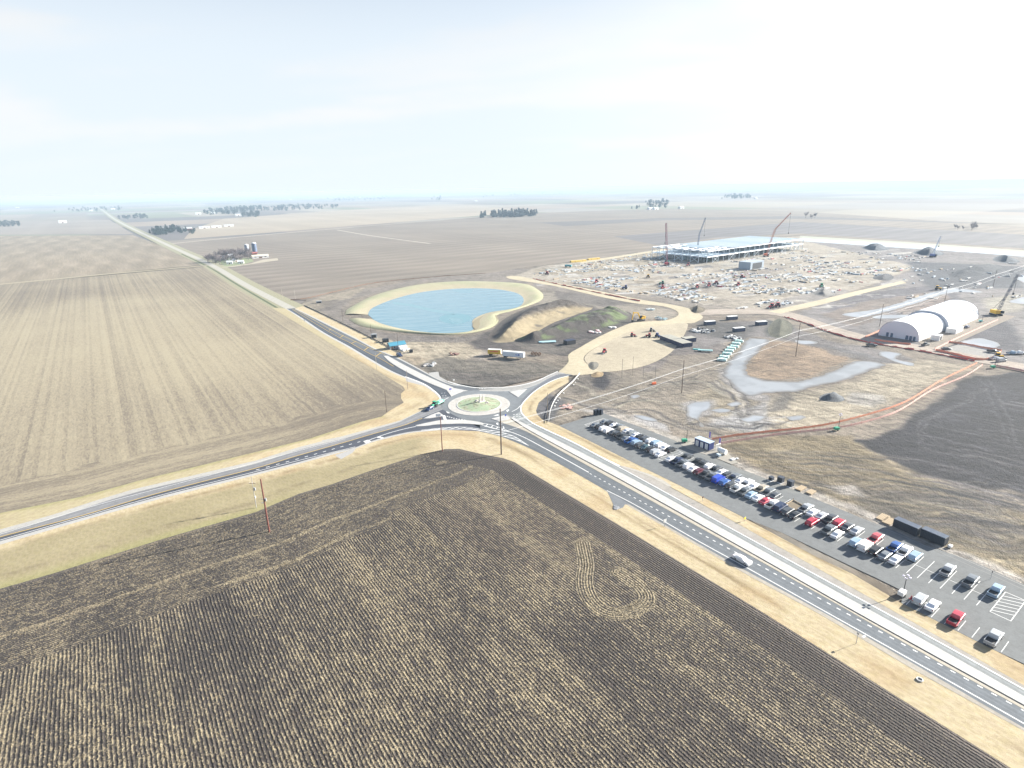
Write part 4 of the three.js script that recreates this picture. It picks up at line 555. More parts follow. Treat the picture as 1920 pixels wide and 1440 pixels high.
// ---- vehicles: +z is forward
const profile = (pts, w, bev = 0.1) => { const s = new THREE.Shape(pts.map(([x, y]) => new THREE.Vector2(x, y))); return new THREE.ExtrudeGeometry(s, { depth: w - 2 * bev, bevelEnabled: true, bevelThickness: bev, bevelSize: bev * 0.6, bevelSegments: 1, steps: 1 }).translate(0, 0, -(w - 2 * bev) / 2).rotateY(-Math.PI / 2); };
function greenhouse(x0, x1, y0, r0, r1, y1, h0, h1) { // base rear/front, roof rear/front, half widths
  const q = [[[-h0, y0, x0], [h0, y0, x0], [h1, y1, r0], [-h1, y1, r0]], [[h0, y0, x1], [-h0, y0, x1], [-h1, y1, r1], [h1, y1, r1]], [[h0, y0, x0], [h0, y0, x1], [h1, y1, r1], [h1, y1, r0]], [[-h0, y0, x1], [-h0, y0, x0], [-h1, y1, r0], [-h1, y1, r1]], [[-h1, y1, r0], [h1, y1, r0], [h1, y1, r1], [-h1, y1, r1]]];
  const V = (a) => V3(...a), lerp4 = (f, u, v) => V(f[0]).lerp(V(f[1]), u).lerp(V(f[3]).lerp(V(f[2]), u), v);
  const pane = (f, u0, u1, v0, v1) => { const n = V(f[1]).sub(V(f[0])).cross(V(f[3]).sub(V(f[0]))).normalize().multiplyScalar(0.018); return [[u0, v0], [u1, v0], [u1, v1], [u0, v1]].map(([u, v]) => lerp4(f, u, v).add(n).toArray()); };
  return { shell: quads(q), rear: quads([pane(q[0], 0.08, 0.92, 0.14, 0.92)]), front: quads([pane(q[1], 0.05, 0.95, 0.06, 0.94)]), sideA: quads([pane(q[2], 0.12, 0.47, 0.12, 0.9), pane(q[2], 0.5, 0.86, 0.12, 0.9)]), sideB: quads([pane(q[3], 0.14, 0.5, 0.12, 0.9), pane(q[3], 0.53, 0.88, 0.12, 0.9)]) };
}
const CARS = {
  sedan: { body: profile([[-2.36, 0.3], [-2.4, 0.72], [-2.28, 0.95], [-1.55, 1.0], [1.05, 0.98], [1.95, 0.84], [2.34, 0.66], [2.36, 0.3]], 1.82), gh: greenhouse(-1.9, 1.2, 0.97, -1.05, 0.3, 1.44, 0.84, 0.62), wz: 1.4, r: 0.33, w: 0.84, tail: [2.42, 0.78], head: [2.36, 0.64] },
  suv: { body: profile([[-2.34, 0.38], [-2.38, 0.85], [-2.32, 1.1], [1.1, 1.1], [2.0, 1.0], [2.3, 0.84], [2.32, 0.38]], 1.92), gh: greenhouse(-2.3, 1.25, 1.08, -1.95, 0.4, 1.74, 0.9, 0.7), wz: 1.42, r: 0.38, w: 0.88, tail: [2.42, 0.98], head: [2.32, 0.8] },
  pickup: { body: profile([[-2.9, 0.5], [-2.9, 0.82], [-0.75, 0.82], [-0.75, 1.16], [1.35, 1.16], [2.55, 1.1], [2.85, 0.95], [2.86, 0.42], [-0.5, 0.42]], 1.96), gh: greenhouse(-0.78, 1.45, 1.14, -0.52, 0.62, 1.86, 0.92, 0.74), wz: 1.8, r: 0.41, w: 0.9, tail: [2.93, 1.0], head: [2.9, 0.9], bed: true },
  van: { body: profile([[-2.7, 0.4], [-2.72, 1.25], [1.5, 1.25], [2.35, 1.08], [2.62, 0.85], [2.64, 0.4]], 2.0), gh: greenhouse(-2.7, 1.75, 1.22, -2.55, 0.95, 2.12, 0.97, 0.84), wz: 1.75, r: 0.37, w: 0.92, tail: [2.78, 1.1], head: [2.62, 0.86] },
};
const wheelGeo = new THREE.CylinderGeometry(1, 1, 0.24, 12).rotateZ(Math.PI / 2), hubGeo = new THREE.CylinderGeometry(0.58, 0.58, 0.26, 8).rotateZ(Math.PI / 2), hubMat = M([0.45, 0.46, 0.47], 0.4);
const PAINT = { white: [0.8, 0.8, 0.8], silver: [0.42, 0.44, 0.46], grey: [0.16, 0.18, 0.2], 'dark grey': [0.06, 0.068, 0.078], black: [0.016, 0.018, 0.022], navy: [0.014, 0.03, 0.085], blue: [0.02, 0.1, 0.34], 'bright blue': [0.02, 0.07, 0.5], 'pale blue': [0.3, 0.42, 0.54], teal: [0.045, 0.1, 0.12], red: [0.44, 0.025, 0.055], maroon: [0.1, 0.015, 0.03], beige: [0.46, 0.4, 0.31], salmon: [0.55, 0.09, 0.11] };
const paintMat = {}; const paintOf = (c) => paintMat[c] || (paintMat[c] = new THREE.MeshPhysicalMaterial({ color: col(PAINT[c]), roughness: 0.35, metalness: 0.15, clearcoat: 0.7, clearcoatRoughness: 0.12 }));
function addCar(kind, colour, pos, ry, label, group) {
  const c = CARS[kind], t = thing(kind === 'van' ? 'passenger_van' : kind === 'pickup' ? 'pickup_truck' : 'parked_car', label, kind === 'pickup' ? 'pickup truck' : kind === 'van' ? 'van' : 'car', pos, ry, group), pm = paintOf(colour), body = [c.body, c.gh.shell]; t.scale.setScalar(1.1);
  if (c.bed) body.push(box(0.09, 0.36, 2.2, 0.92, 0.99, -1.84), box(0.09, 0.36, 2.2, -0.92, 0.99, -1.84), box(1.9, 0.4, 0.08, 0, 0.97, -2.92));
  const cacheKey = kind + 'Body'; CARS[cacheKey] = CARS[cacheKey] || mergeGeometries(body.map((g) => (g.index ? g.toNonIndexed() : g)));
  part(t, 'body', CARS[cacheKey], pm);
  part(t, 'windshield', c.gh.front, mat.glass); part(t, 'rear_window', c.gh.rear, mat.glass); part(t, 'side_window', c.gh.sideA, mat.glass); part(t, 'side_window', c.gh.sideB, mat.glass);
  for (const sx of [-1, 1]) for (const sz of [-1, 1]) { const w = part(t, 'wheel', wheelGeo, mat.rubber); w.scale.set(1, c.r, c.r); w.position.set(sx * c.w, c.r, sz * c.wz); const h = new THREE.Mesh(hubGeo, hubMat); h.name = 'rim'; h.castShadow = true; w.add(h); }
  for (const sx of [-1, 1]) { const a = part(t, 'taillight', CARS.tl = CARS.tl || box(0.28, 0.16, 0.06), mat.tail); a.position.set(sx * 0.72, c.tail[1], -c.tail[0]); const b = part(t, 'headlight', CARS.hl = CARS.hl || box(0.34, 0.14, 0.08), mat.headlamp); b.position.set(sx * 0.66, c.head[1], c.head[0]); }
  if (c.bed) part(t, 'bed_liner', CARS.bl = CARS.bl || box(1.72, 0.03, 2.1, 0, 0.905, -1.85), mat.black);
  if (kind === 'suv' || kind === 'sedan') part(t, 'number_plate', CARS.np = CARS.np || box(0.5, 0.14, 0.03, 0, 0.62, -2.45), mat.white);
  return t;
}
const YL = Y - 0.004; // top of the car park
{
  const code = { w: 'white', s: 'silver', g: 'grey', d: 'dark grey', k: 'black', n: 'navy', b: 'blue', B: 'bright blue', p: 'pale blue', t: 'teal', r: 'red', m: 'maroon', e: 'beige', a: 'salmon' }, kinds = { c: 'sedan', u: 'suv', p: 'pickup', v: 'van' };
  const ord = (n) => n + (n % 10 === 1 && n % 100 !== 11 ? 'st' : n % 10 === 2 && n % 100 !== 12 ? 'nd' : n % 10 === 3 && n % 100 !== 13 ? 'rd' : 'th');
  // stall by stall from the far hatched bay towards us: colour and kind, -- where the bay is empty
  const nearRow = 'gc ku wu wu dc ku dp gc bp pu du tc ku su wc -- wc np gp wu wc mu dp gp Bv bu du wp gp pc wc rc wp nv du kc -- ru -- gp wc -- pu wv ku gc wc -- -- -- -- -- -- --';
  const farRow = 'gc ku wc gp eu wc gu wc ku du wu pu wu wc ku -- -- dp -- kp dp wu dp wc du gp wc wp wc ep gp dc -- -- -- sp wc sc dp ru dc sc -- ap -- bp wp pu -- -- sp -- gp -- pp';
  const lay = (str, off, where, first) => { let n = 0; str.split(' ').forEach((q, i) => { if (q === '--') return; n++; const k = first + i + 0.5, p = stallAt(k, off + rr(-0.35, 0.35)); p.y = YL; addCar(kinds[q[1]], code[q[0]], p, 126.9 * Math.PI / 180 + rr(-0.03, 0.03), `${code[q[0]]} ${kinds[q[1]] === 'suv' ? 'SUV' : kinds[q[1]] === 'pickup' ? 'pickup truck' : kinds[q[1]]} in the ${where}, ${ord(n)} from the hatched bay`, 'cars parked in the double row'); }); };
  lay(nearRow, -3.0, 'row nearer the highway', -48); lay(farRow, 3.0, 'row nearer the sheds', -48);
  const h = 126.9 * Math.PI / 180, put = (kind, c, x, y, label) => { const p = G(x, y); p.y = YL; addCar(kind, c, p, h + rr(-0.03, 0.03), label, 'cars in the short row beside the verge'); };
  put('suv', 'silver', 1724, 1128, 'silver SUV in the short parking row, next to the lamp trailer'); put('sedan', 'white', 1748, 1139, 'white sedan in the short parking row beside the silver SUV'); put('pickup', 'red', 1791, 1164, 'red pickup truck with black bed alone by the verge'); put('pickup', 'silver', 1862, 1201, 'silver pickup truck with black bed, nearest to the camera of all parked cars');
  const mv = G(1391, 1053); mv.y = Y; addCar('sedan', 'white', mv, headingOf(G(1180, 930), G(1391, 1049)), 'pale sedan driving on the dark highway lanes towards the camera');
  const nb = G(806, 768.5); nb.y = Y; addCar('sedan', 'navy', nb, headingOf(G(823, 759), G(790, 777)), 'dark blue sedan leaving the roundabout behind the green tractor');
  const nv = G(749, 668); nv.y = Y; addCar('suv', 'navy', nv, headingOf(G(700, 653), G(800, 701)), 'navy SUV on the road edge below the teal roofed shack');
}
function tractor(c, x, y, ry, label, group, s = 1) {
  const t = thing('tractor', label, 'tractor', V3(G(x, y).x, 0, G(x, y).z), ry, group), m = mat[c] || c; t.scale.setScalar(s);
  part(t, 'hood', [rbox(1.0, 0.9, 1.9, 0, 1.25, 1.0, 0.12), box(0.5, 0.35, 0.9, 0, 0.75, 1.3)], m); part(t, 'cab', [rbox(1.45, 1.15, 1.3, 0, 2.15, -0.5, 0.1)], mat.glass); part(t, 'roof', rbox(1.65, 0.18, 1.6, 0, 2.82, -0.5, 0.07), m); part(t, 'fender', [rbox(0.45, 0.14, 1.5, 0.95, 1.7, -0.7, 0.05), rbox(0.45, 0.14, 1.5, -0.95, 1.7, -0.7, 0.05)], m);
  for (const s2 of [-1, 1]) { part(t, 'wheel', new THREE.CylinderGeometry(0.85, 0.85, 0.5, 14).rotateZ(Math.PI / 2).translate(s2 * 1.0, 0.85, -0.7), mat.rubber); part(t, 'wheel', new THREE.CylinderGeometry(0.5, 0.5, 0.36, 12).rotateZ(Math.PI / 2).translate(s2 * 0.85, 0.5, 1.5), mat.rubber); }
  part(t, 'loader_arm', [beam(V3(0.7, 1.5, 0.2), V3(0.7, 0.5, 2.7), 0.16), beam(V3(-0.7, 1.5, 0.2), V3(-0.7, 0.5, 2.7), 0.16)], mat.dark); part(t, 'bucket', box(1.9, 0.55, 0.5, 0, 0.4, 2.9), mat.grey); return t;
}
{ const p = G(814, 762), h = headingOf(G(823, 757), G(800, 771)); const t = tractor('green', 814, 763.5, h, 'green tractor towing a trailer off the roundabout'); t.position.y = Y; const w = thing('farm_trailer', 'pale green flat trailer behind the tractor at the roundabout', 'trailer', V3(G(824, 758).x, Y, G(824, 758).z), headingOf(G(830, 755), G(814, 763.5))); const pg = M([0.3, 0.66, 0.5], 0.6); part(w, 'deck', [rbox(2.3, 0.25, 5.4, 0, 1.0, 0, 0.06), box(2.3, 0.9, 0.1, 0, 1.5, 2.6), box(2.3, 0.5, 0.1, 0, 1.3, -2.6)], pg); part(w, 'load', [rbox(1.9, 0.8, 3.2, 0, 1.53, -0.5, 0.2)], pg); part(w, 'drawbar', beam(V3(0, 0.7, 2.6), V3(0, 0.6, 4.0), 0.12), mat.dark); for (const sx of [-1, 1]) for (const z of [-1.7, -0.7]) part(w, 'wheel', new THREE.CylinderGeometry(0.42, 0.42, 0.3, 10).rotateZ(Math.PI / 2).translate(sx * 1.1, 0.42, z), mat.rubber); }
tractor('red', 1186, 631, 1.4, 'red tractor facing its own blade, westernmost of the yard trio'); tractor('red', 1216, 632, -1.9, 'red tractor in the middle of the stone yard trio'); tractor('blue', 1233, 632, 0.6, 'blue and white machine beside the red tractors in the stone yard'); tractor('red', 1133, 662, -0.5, 'red tractor alone near the scrub at the yard entrance'); tractor('grey', 1222, 621.5, 1.2, 'small grey loader behind the red tractors');

// lorry trailers
function semi(label, a, b, side, logo, hgt = 2.75) { // a, b: ground points of the near long edge
  const p = a.clone().lerp(b, 0.5), L = a.distanceTo(b), t = thing('box_trailer', label, 'trailer', V3(p.x, 0, p.z), headingOf(a, b)), w = 2.6;
  part(t, 'box_side', rbox(w, hgt, L, 0, 1.1 + hgt / 2, 0, 0.05), side); part(t, 'roof', box(w - 0.05, 0.06, L - 0.05, 0, 1.13 + hgt, 0), mat.white); part(t, 'rear_frame', [box(w + 0.04, 0.2, 0.12, 0, 1.1, -L / 2), box(w + 0.04, 0.14, 0.12, 0, 1.05 + hgt, -L / 2)], mat.grey); part(t, 'door', box(w - 0.3, hgt - 0.4, 0.05, 0, 1.1 + hgt / 2, L / 2 + 0.03), mat.white);
  part(t, 'chassis', [box(0.9, 0.3, L - 1, 0, 0.9, 0)], mat.dark); for (const sx of [-1, 1]) for (const z of [-L / 2 + 1.2, -L / 2 + 2.4]) part(t, 'wheel', new THREE.CylinderGeometry(0.5, 0.5, 0.5, 12).rotateZ(Math.PI / 2).translate(sx * 0.95, 0.5, z), mat.rubber); part(t, 'landing_leg', [box(0.15, 1.0, 0.15, 0.7, 0.5, L / 2 - 2.4), box(0.15, 1.0, 0.15, -0.7, 0.5, L / 2 - 2.4)], mat.dark);
  part(t, 'logo', logo(w, hgt, L), side === yellowBox ? mat.orange : M([0.02, 0.12, 0.5], 0.5)); return t;
}
const yellowBox = M([0.72, 0.46, 0.02], 0.5), whiteBox = M([0.74, 0.78, 0.82], 0.4);
semi('yellow box trailer with orange lettering band parked on the weedy lot', G(915.5, 665.5), G(940, 666.5), yellowBox, (w, h, L) => mergeGeometries([box(0.02, 0.6, L * 0.6, -w / 2 - 0.02, 2.65, -0.3), box(0.02, 0.25, L * 0.4, -w / 2 - 0.02, 3.05, 1.2), box(0.02, 0.6, L * 0.6, w / 2 + 0.02, 2.65, -0.3)].map((g) => g.toNonIndexed())));
semi('long white box trailer with small blue emblem beside the yellow trailer', G(943.5, 669.5), G(983, 673), whiteBox, (w, h, L) => mergeGeometries([-1, 1].flatMap((s) => [box(0.02, 0.5, 2.2, s * (w / 2 + 0.02), 2.5, 2.6), box(0.02, 1.0, 0.8, s * (w / 2 + 0.02), 2.6, 4.0)]).map((g) => g.toNonIndexed())), 3.0);
{ const p = G(1005, 666), t = thing('timber_reel', 'wooden cable reels lying in a row past the white trailer', 'cable reel', V3(p.x, 0, p.z), 1.2); for (const k of [-1, 0, 1]) part(t, 'reel', [new THREE.TorusGeometry(0.95, 0.16, 6, 14).rotateY(Math.PI / 2).translate(0.4, 1.05, k * 2.2), new THREE.TorusGeometry(0.95, 0.16, 6, 14).rotateY(Math.PI / 2).translate(-0.4, 1.05, k * 2.2), cyl(0.4, 0.4, 0.8, 0, 0, 0, 8).rotateZ(Math.PI / 2).translate(0, 1.05, k * 2.2)], mat.wood); }

// ---- excavator
{
  const p = G(1202, 601.5), t = thing('excavator', 'yellow tracked excavator bent over the dark bank beside the haul road', 'excavator', V3(p.x, 0, p.z), headingOf(G(1202, 601), G(1188, 603))); t.scale.setScalar(1.25); const y = mat.machine;
  for (const s of [-1, 1]) part(t, 'track', [rbox(0.7, 1.0, 4.2, s * 1.25, 0.5, 0, 0.35)], mat.dark); part(t, 'turntable', cyl(0.9, 0.9, 0.4, 0, 1.15, 0, 12), mat.dark);
  part(t, 'house', [rbox(2.6, 1.2, 3.4, 0, 1.95, -0.9, 0.15), rbox(2.6, 0.7, 1.2, 0, 2.6, -2.0, 0.15)], y); part(t, 'cab', rbox(1.0, 1.6, 1.5, 0.75, 2.6, 0.7, 0.12), mat.glass);
  part(t, 'boom', [beam(V3(-0.2, 2.0, 0.8), V3(-0.2, 5.4, 2.6), 0.6), beam(V3(-0.2, 5.3, 2.5), V3(-0.2, 5.7, 6.4), 0.5)], y); part(t, 'stick', [beam(V3(-0.2, 6.2, 6.0), V3(-0.2, 1.4, 6.9), 0.42)], y); part(t, 'bucket', [rbox(1.2, 0.9, 0.9, -0.2, 0.7, 6.6, 0.2)], mat.dark);
}

// ---- timber power poles, with their conductors
function pole(x, y, h, o) { // o: label, material, arms
  const b = G(x, y), t = thing('utility_pole', o.label, 'utility pole', V3(b.x, -0.05, b.z), o.ry || 0), r = o.r || 0.17;
  part(t, 'shaft', cyl(r * 0.72, r, h, 0, h / 2, 0, 9), o.m || mat.pole);
  if (o.arm) for (const k of o.arm) { part(t, 'crossarm', box(2.2, 0.12, 0.14, 0, h - k, 0.12), mat.wood); for (const s of [-0.95, 0, 0.95]) part(t, 'insulator', cyl(0.06, 0.08, 0.22, s, h - k + 0.17, 0.12, 6), mat.insulator); }
  if (o.side) for (const k of o.side) part(t, 'insulator', [cyl(0.09, 0.09, 0.9, 0, 0, 0, 6).rotateZ(Math.PI / 2).translate(0.5 * k[1], k[0], 0)], mat.insulator);
  if (o.can) part(t, 'transformer', cyl(0.3, 0.3, 0.95, 0.5, h * 0.62, 0, 10), mat.grey);
  if (o.box) part(t, 'meter_box', box(0.4, 0.7, 0.3, 0.2, h * 0.36, 0.1), mat.white);
  return t;
}
pole(505, 997, 18.2, { label: 'tall reddish bare timber pole rising out of the dark stubble field', m: mat.redpole, r: 0.27, can: true, side: [[11.5, -1], [10.2, -1]] });
pole(481, 952, 11.4, { label: 'grey pole with white equipment boxes between verge and dark field', m: M([0.34, 0.33, 0.31], 0.8), r: 0.13, box: true, arm: [2.2], can: true });
pole(940, 852, 19.4, { label: 'tallest black pole, standing in the straw verge inside the bend', r: 0.28, side: [[13.6, 1], [12.4, -1], [9.9, 1]] });
pole(829.5, 846, 15, { label: 'brown pole at the corner of the dark field below the slip lane', r: 0.2, m: mat.redpole });
pole(725, 773, 11, { label: 'short pole at the edge of the pale field west of the roundabout', r: 0.14 });
pole(764.6, 729, 10.5, { label: 'slim pole where the straw corner meets the north west road', r: 0.12, m: M([0.26, 0.22, 0.18], 0.9) });
pole(706.5, 694, 10.5, { label: 'slim pale pole on the straw strip across from the long median', r: 0.12, m: M([0.4, 0.36, 0.28], 0.9) });
pole(697, 637, 11, { label: 'slim pole on the yard side of the north west road near the grey cabin', r: 0.12 }); pole(747, 658, 12, { label: 'pole standing in front of the teal roofed shack', r: 0.12 });
pole(643, 602, 10, { label: 'pole beside the pond bank, first along the yard fence', r: 0.12 }); pole(554, 562, 10, { label: 'pole at the far end of the yard fence where the new asphalt starts', r: 0.12, m: M([0.4, 0.36, 0.3], 0.9) }); pole(530, 560, 10, { label: 'pole on the old county road just past the new asphalt', r: 0.12, m: M([0.4, 0.36, 0.3], 0.9) });
pole(1026.5, 783, 12, { label: 'pole inside the curved white fence east of the roundabout', r: 0.13, m: M([0.24, 0.2, 0.15], 0.9) });
const LINEP = [[1278, 737, 17.4, 'tall dark pole on the muddy ground between car park and tractor yard'], [1492, 668, 20.5, 'tall dark pole beside the dry grass island of the silt basin'], [1649, 612, 16.4, 'tall dark pole at the near end of the arched tents'], [1770, 571, 17, 'dark pole behind the first arched tent'], [1862, 537, 16, 'dark pole beyond the second arched tent']];
LINEP.forEach(([x, y, h, l]) => pole(x, y, h, { label: l, r: 0.21, side: [[h - 3.9, 1], [h - 5, -1], [h - 7.6, 1]] }));
[[1166, 709, 11, 'slim pole in the weeds, westernmost of four below the tractor yard'], [1186, 704, 11, 'slim pole in the weeds, second of four below the tractor yard'], [1206, 707, 6, 'shortest pole in the weeds with a white top below the tractor yard'], [1228, 716, 9, 'slim pole above the orange barrier on the muddy ground']].forEach(([x, y, h, l]) => pole(x, y, h, { label: l, r: 0.11, m: M([0.22, 0.2, 0.18], 0.9) }));
{
  const P = [[940, 852, 19.4], ...LINEP, [1990, 488, 16]], H = [3.9, 5.0, 7.6], names = ['topmost', 'middle', 'lowest'];
  H.forEach((k, i) => { const pts = []; P.forEach(([x, y, h], j) => { const b = G(x, y), off = [0.9, -0.9, 0.9][i], q = V3(b.x + off * BX.z * -0.8, h - k - 0.05, b.z + off * 0.8); if (j === 0) q.y = [13.6, 12.4, 9.9][i]; if (j) { const a = pts[pts.length - 1]; for (let s = 1; s < 8; s++) { const m = a.clone().lerp(q, s / 8); m.y -= 1.1 * (1 - ((s / 8 - 0.5) * 2) ** 2); pts.push(m); } } pts.push(q); });
    const o = new THREE.Mesh(new THREE.TubeGeometry(new THREE.CatmullRomCurve3(pts), 96, 0.045, 5), mat.wire); o.name = numbered('power_cable'); o.userData = { label: `${names[i]} of the three bright cables strung over the mud to the tents`, category: 'cable' }; o.castShadow = true; scene.add(o); });
}

// ---- fences
function fence(name, label, s, h, material, { step = 4, post = mat.wood, open = false, cap = 44, wave = 0 } = {}) {
  const L = evenly(ln(s, 4), step), c = L[0].clone(), t = thing(name, label, 'fence', c), P = L.map((p) => p.clone().sub(c)), net = [];
  for (let i = 1; i < P.length; i++) { const a = P[i - 1], b = P[i], d = b.clone().sub(a), n = V3(-d.z, 0, d.x).normalize().multiplyScalar(0.02), y0 = open ? h * 0.75 : 0.02, ha = h * (1 - wave * rnd()), hb = h * (1 - wave * rnd()); for (const k of [1, -1]) net.push([[a.x + n.x * k, y0, a.z + n.z * k], [b.x + n.x * k, y0, b.z + n.z * k], [b.x + n.x * k, hb, b.z + n.z * k], [a.x + n.x * k, ha, a.z + n.z * k]]); net.push([[a.x + n.x, ha, a.z + n.z], [b.x + n.x, hb, b.z + n.z], [b.x - n.x, hb, b.z - n.z], [a.x - n.x, ha, a.z - n.z]]); if (open) for (const k of [1, -1]) net.push([[a.x + n.x * k, h * 0.35, a.z + n.z * k], [b.x + n.x * k, h * 0.35, b.z + n.z * k], [b.x + n.x * k, h * 0.5, b.z + n.z * k], [a.x + n.x * k, h * 0.5, a.z + n.z * k]]); }
  part(t, open ? 'rail' : 'mesh_panel', quads(net), material); const pg = cyl(0.05, 0.05, h + 0.15, 0, (h + 0.15) / 2, 0, 5); const every = Math.max(1, Math.ceil(P.length / cap)); P.forEach((p, i) => { if (i % every) return; const q = part(t, 'post', pg, post); q.position.copy(p); }); return t;
}
const oN = M([0.76, 0.34, 0.22], 0.85), oP = M([0.76, 0.48, 0.42], 0.85), oR = M([0.70, 0.14, 0.12], 0.85), fo = { step: 3.2, post: oR, wave: 0.25 };
fence('safety_fence', 'orange mesh fence on the silt basin side of the footpath from the hut', '1335,824.5 1385,817 1440,810.5 1540,799 1615,781.5 1690,758 1765,714 1832,681.5', 1.05, oN, fo);
fence('safety_fence', 'orange mesh fence on the black soil side of the footpath from the hut', '1350,832.5 1440,818 1500,811 1575,802.5 1635,788.5 1680,773.5 1750,731 1810,705.5 1842,685', 1.0, oP, fo);
fence('safety_fence', 'red mesh fence along the near edge of the haul road below the tents', '1470,594 1510,606 1545,619.5 1595,634.5 1640,644.5 1715,656.5 1827,677.5', 1.2, oR, { ...fo, wave: 0.9 });
fence('safety_fence', 'orange mesh fence in front of the nearer tent', '1640,638 1671,642.5 1707,646.5', 1.2, oN, fo); fence('safety_fence', 'orange mesh fence behind the nearer tent running past its pole', '1622,633 1640,625 1657,617', 1.2, oN, fo);
fence('safety_fence', 'orange mesh fence along the track between tents and dark soil', '1753,655.5 1779,642.5 1825,621 1871,600', 1.2, oP, fo); fence('safety_fence', 'orange mesh fence between the stone pad and the white puddle', '1780,642 1815,647 1845,653 1877,658', 1.2, oN, fo); fence('safety_fence', 'orange mesh fence on the near side of the stone pad', '1754,657.5 1790,665 1829,674.5 1851,674.5 1877,660', 1.3, oN, fo); fence('safety_fence', 'pink mesh fence at the gate running out over the black soil', '1864,686 1895,692 1925,698', 1.2, oP, fo);
fence('safety_fence', 'red mesh fence along the works side of the stone haul road', '1000,523 1060,536 1130,551 1200,565', 1.2, oR, { ...fo, step: 6, wave: 0.9 });
fence('silt_fence', 'black silt fence between the straw strip and the muddy yard', '570,573 605,589.5 655,613.5 695,633.5 730,651.5 752,663', 0.75, mat.black, { step: 4, wave: 0.3 });
fence('silt_fence', 'black silt fence along the pond field boundary', '545,563 570,560.5 620,549 700,531 800,520.5 910,512.5', 0.9, mat.wood, { step: 9, wave: 0.6 });
fence('white_fence', 'curved white two rail fence from the haul road down to the straw verge', '1087,702 1074.6,717 1053.7,735.6 1043,748 1037,758.5 1032,772 1029,792', 1.1, mat.white, { step: 3, open: true, post: mat.white });
{ const W = [[1083.5, 711], [1079, 717.5], [1075.5, 722], [1056.5, 737.5], [1049, 747], [1046, 751.5], [1042.5, 756], [1040, 762], [1046, 741]]; W.forEach(([x, y], i) => { const p = G(x, y), o = thing('sand_bag', `white sandbag on the outer side of the curved white fence, ${['first', 'second', 'third', 'fourth', 'fifth', 'sixth', 'seventh', 'eighth', 'ninth'][i]} from the haul road`, 'sandbag', V3(p.x, 0, p.z), rr(0, 3), 'sandbags along the white fence'); part(o, 'bag', rbox(0.9, 0.4, 0.6, 0, 0.2, 0, 0.18), mat.white); }); }
{ const p = G(1226, 720.5), t = thing('barrier', 'bright orange water filled barrier in the middle of the mud', 'barrier', V3(p.x, 0, p.z), 1.9); part(t, 'body', [rbox(0.6, 1.1, 2.4, 0, 0.55, 0, 0.12), rbox(1.1, 0.4, 2.5, 0, 0.2, 0, 0.1), rbox(0.5, 0.9, 2.0, 0.9, 0.45, 0.8, 0.1)], mat.orange); }

// ---- round the car park
{
  const a = G(1301.8, 834.6), b = G(1329, 845.4), n = b.clone().sub(a).normalize(), L = a.distanceTo(b), D = 3.0, back = V3(n.z, 0, -n.x), c = a.clone().lerp(b, 0.5).addScaledVector(back, D / 2), t = thing('site_hut', 'navy blue site hut with pale flat roof and three white doorways', 'hut', V3(c.x, Y + 0.03, c.z), Math.atan2(-back.x, -back.z)); // front faces -back
  const navy = M([0.012, 0.025, 0.13], 0.5), h = 3.0; part(t, 'wall', [box(L, h, 0.1, 0, h / 2, -D / 2 + 0.05), box(0.1, h, D - 0.2, -L / 2 + 0.05, h / 2, 0), box(0.1, h, D - 0.2, L / 2 - 0.05, h / 2, 0), box(L, h, 0.1, 0, h / 2, D / 2 - 0.05)], navy);
  part(t, 'roof', [box(L + 0.3, 0.14, D + 0.3, 0, h + 0.1, 0)], M([0.42, 0.5, 0.6], 0.5)); for (let k = -6; k <= 6; k++) part(t, 'roof_rib', box(0.06, 0.05, D + 0.3, k * L / 13, h + 0.19, 0), M([0.46, 0.54, 0.64], 0.5));
  for (const k of [-1, 0, 1]) { const x = k * L * 0.315; const d = part(t, 'door', box(L * 0.2, h * 0.78, 0.06, x, h * 0.42, D / 2 + 0.03), mat.white); const f = new THREE.Mesh(mergeGeometries([box(0.08, h * 0.8, 0.1, x - L * 0.105, h * 0.42, D / 2 + 0.04), box(0.08, h * 0.8, 0.1, x + L * 0.105, h * 0.42, D / 2 + 0.04), box(0.05, h * 0.78, 0.1, x, h * 0.42, D / 2 + 0.045)]), navy); f.name = 'frame'; d.add(f); }
}
function lightTower(label, x, y, m, mast, ry, heads = true) {
  const p = G(x, y), t = thing('light_tower', label, 'light tower', V3(p.x, YL, p.z), ry); part(t, 'trailer', [rbox(1.4, 1.1, 2.2, 0, 0.95, 0, 0.15)], m); part(t, 'drawbar', beam(V3(0, 0.45, 1.0), V3(0, 0.4, 2.5), 0.12), mat.dark); for (const s of [-1, 1]) { part(t, 'wheel', new THREE.CylinderGeometry(0.33, 0.33, 0.2, 12).rotateZ(Math.PI / 2).translate(s * 0.8, 0.33, 0), mat.rubber); part(t, 'outrigger', box(0.9, 0.08, 0.08, s * 1.1, 0.5, -0.9), mat.dark); }
  part(t, 'mast', [cyl(0.07, 0.1, mast - 1, 0, 1 + (mast - 1) / 2, 0.9, 7)], mat.dark); if (heads) { part(t, 'lamp_bar', box(1.5, 0.08, 0.08, 0, mast, 0.9), mat.dark); for (const s of [[-0.7, 0.1], [0.7, -0.1], [-0.15, 0.55], [0.15, -0.5]]) part(t, 'lamp_head', rbox(0.55, 0.32, 0.4, s[0], mast + s[1], 0.95, 0.1), mat.lamp); } return t;
}
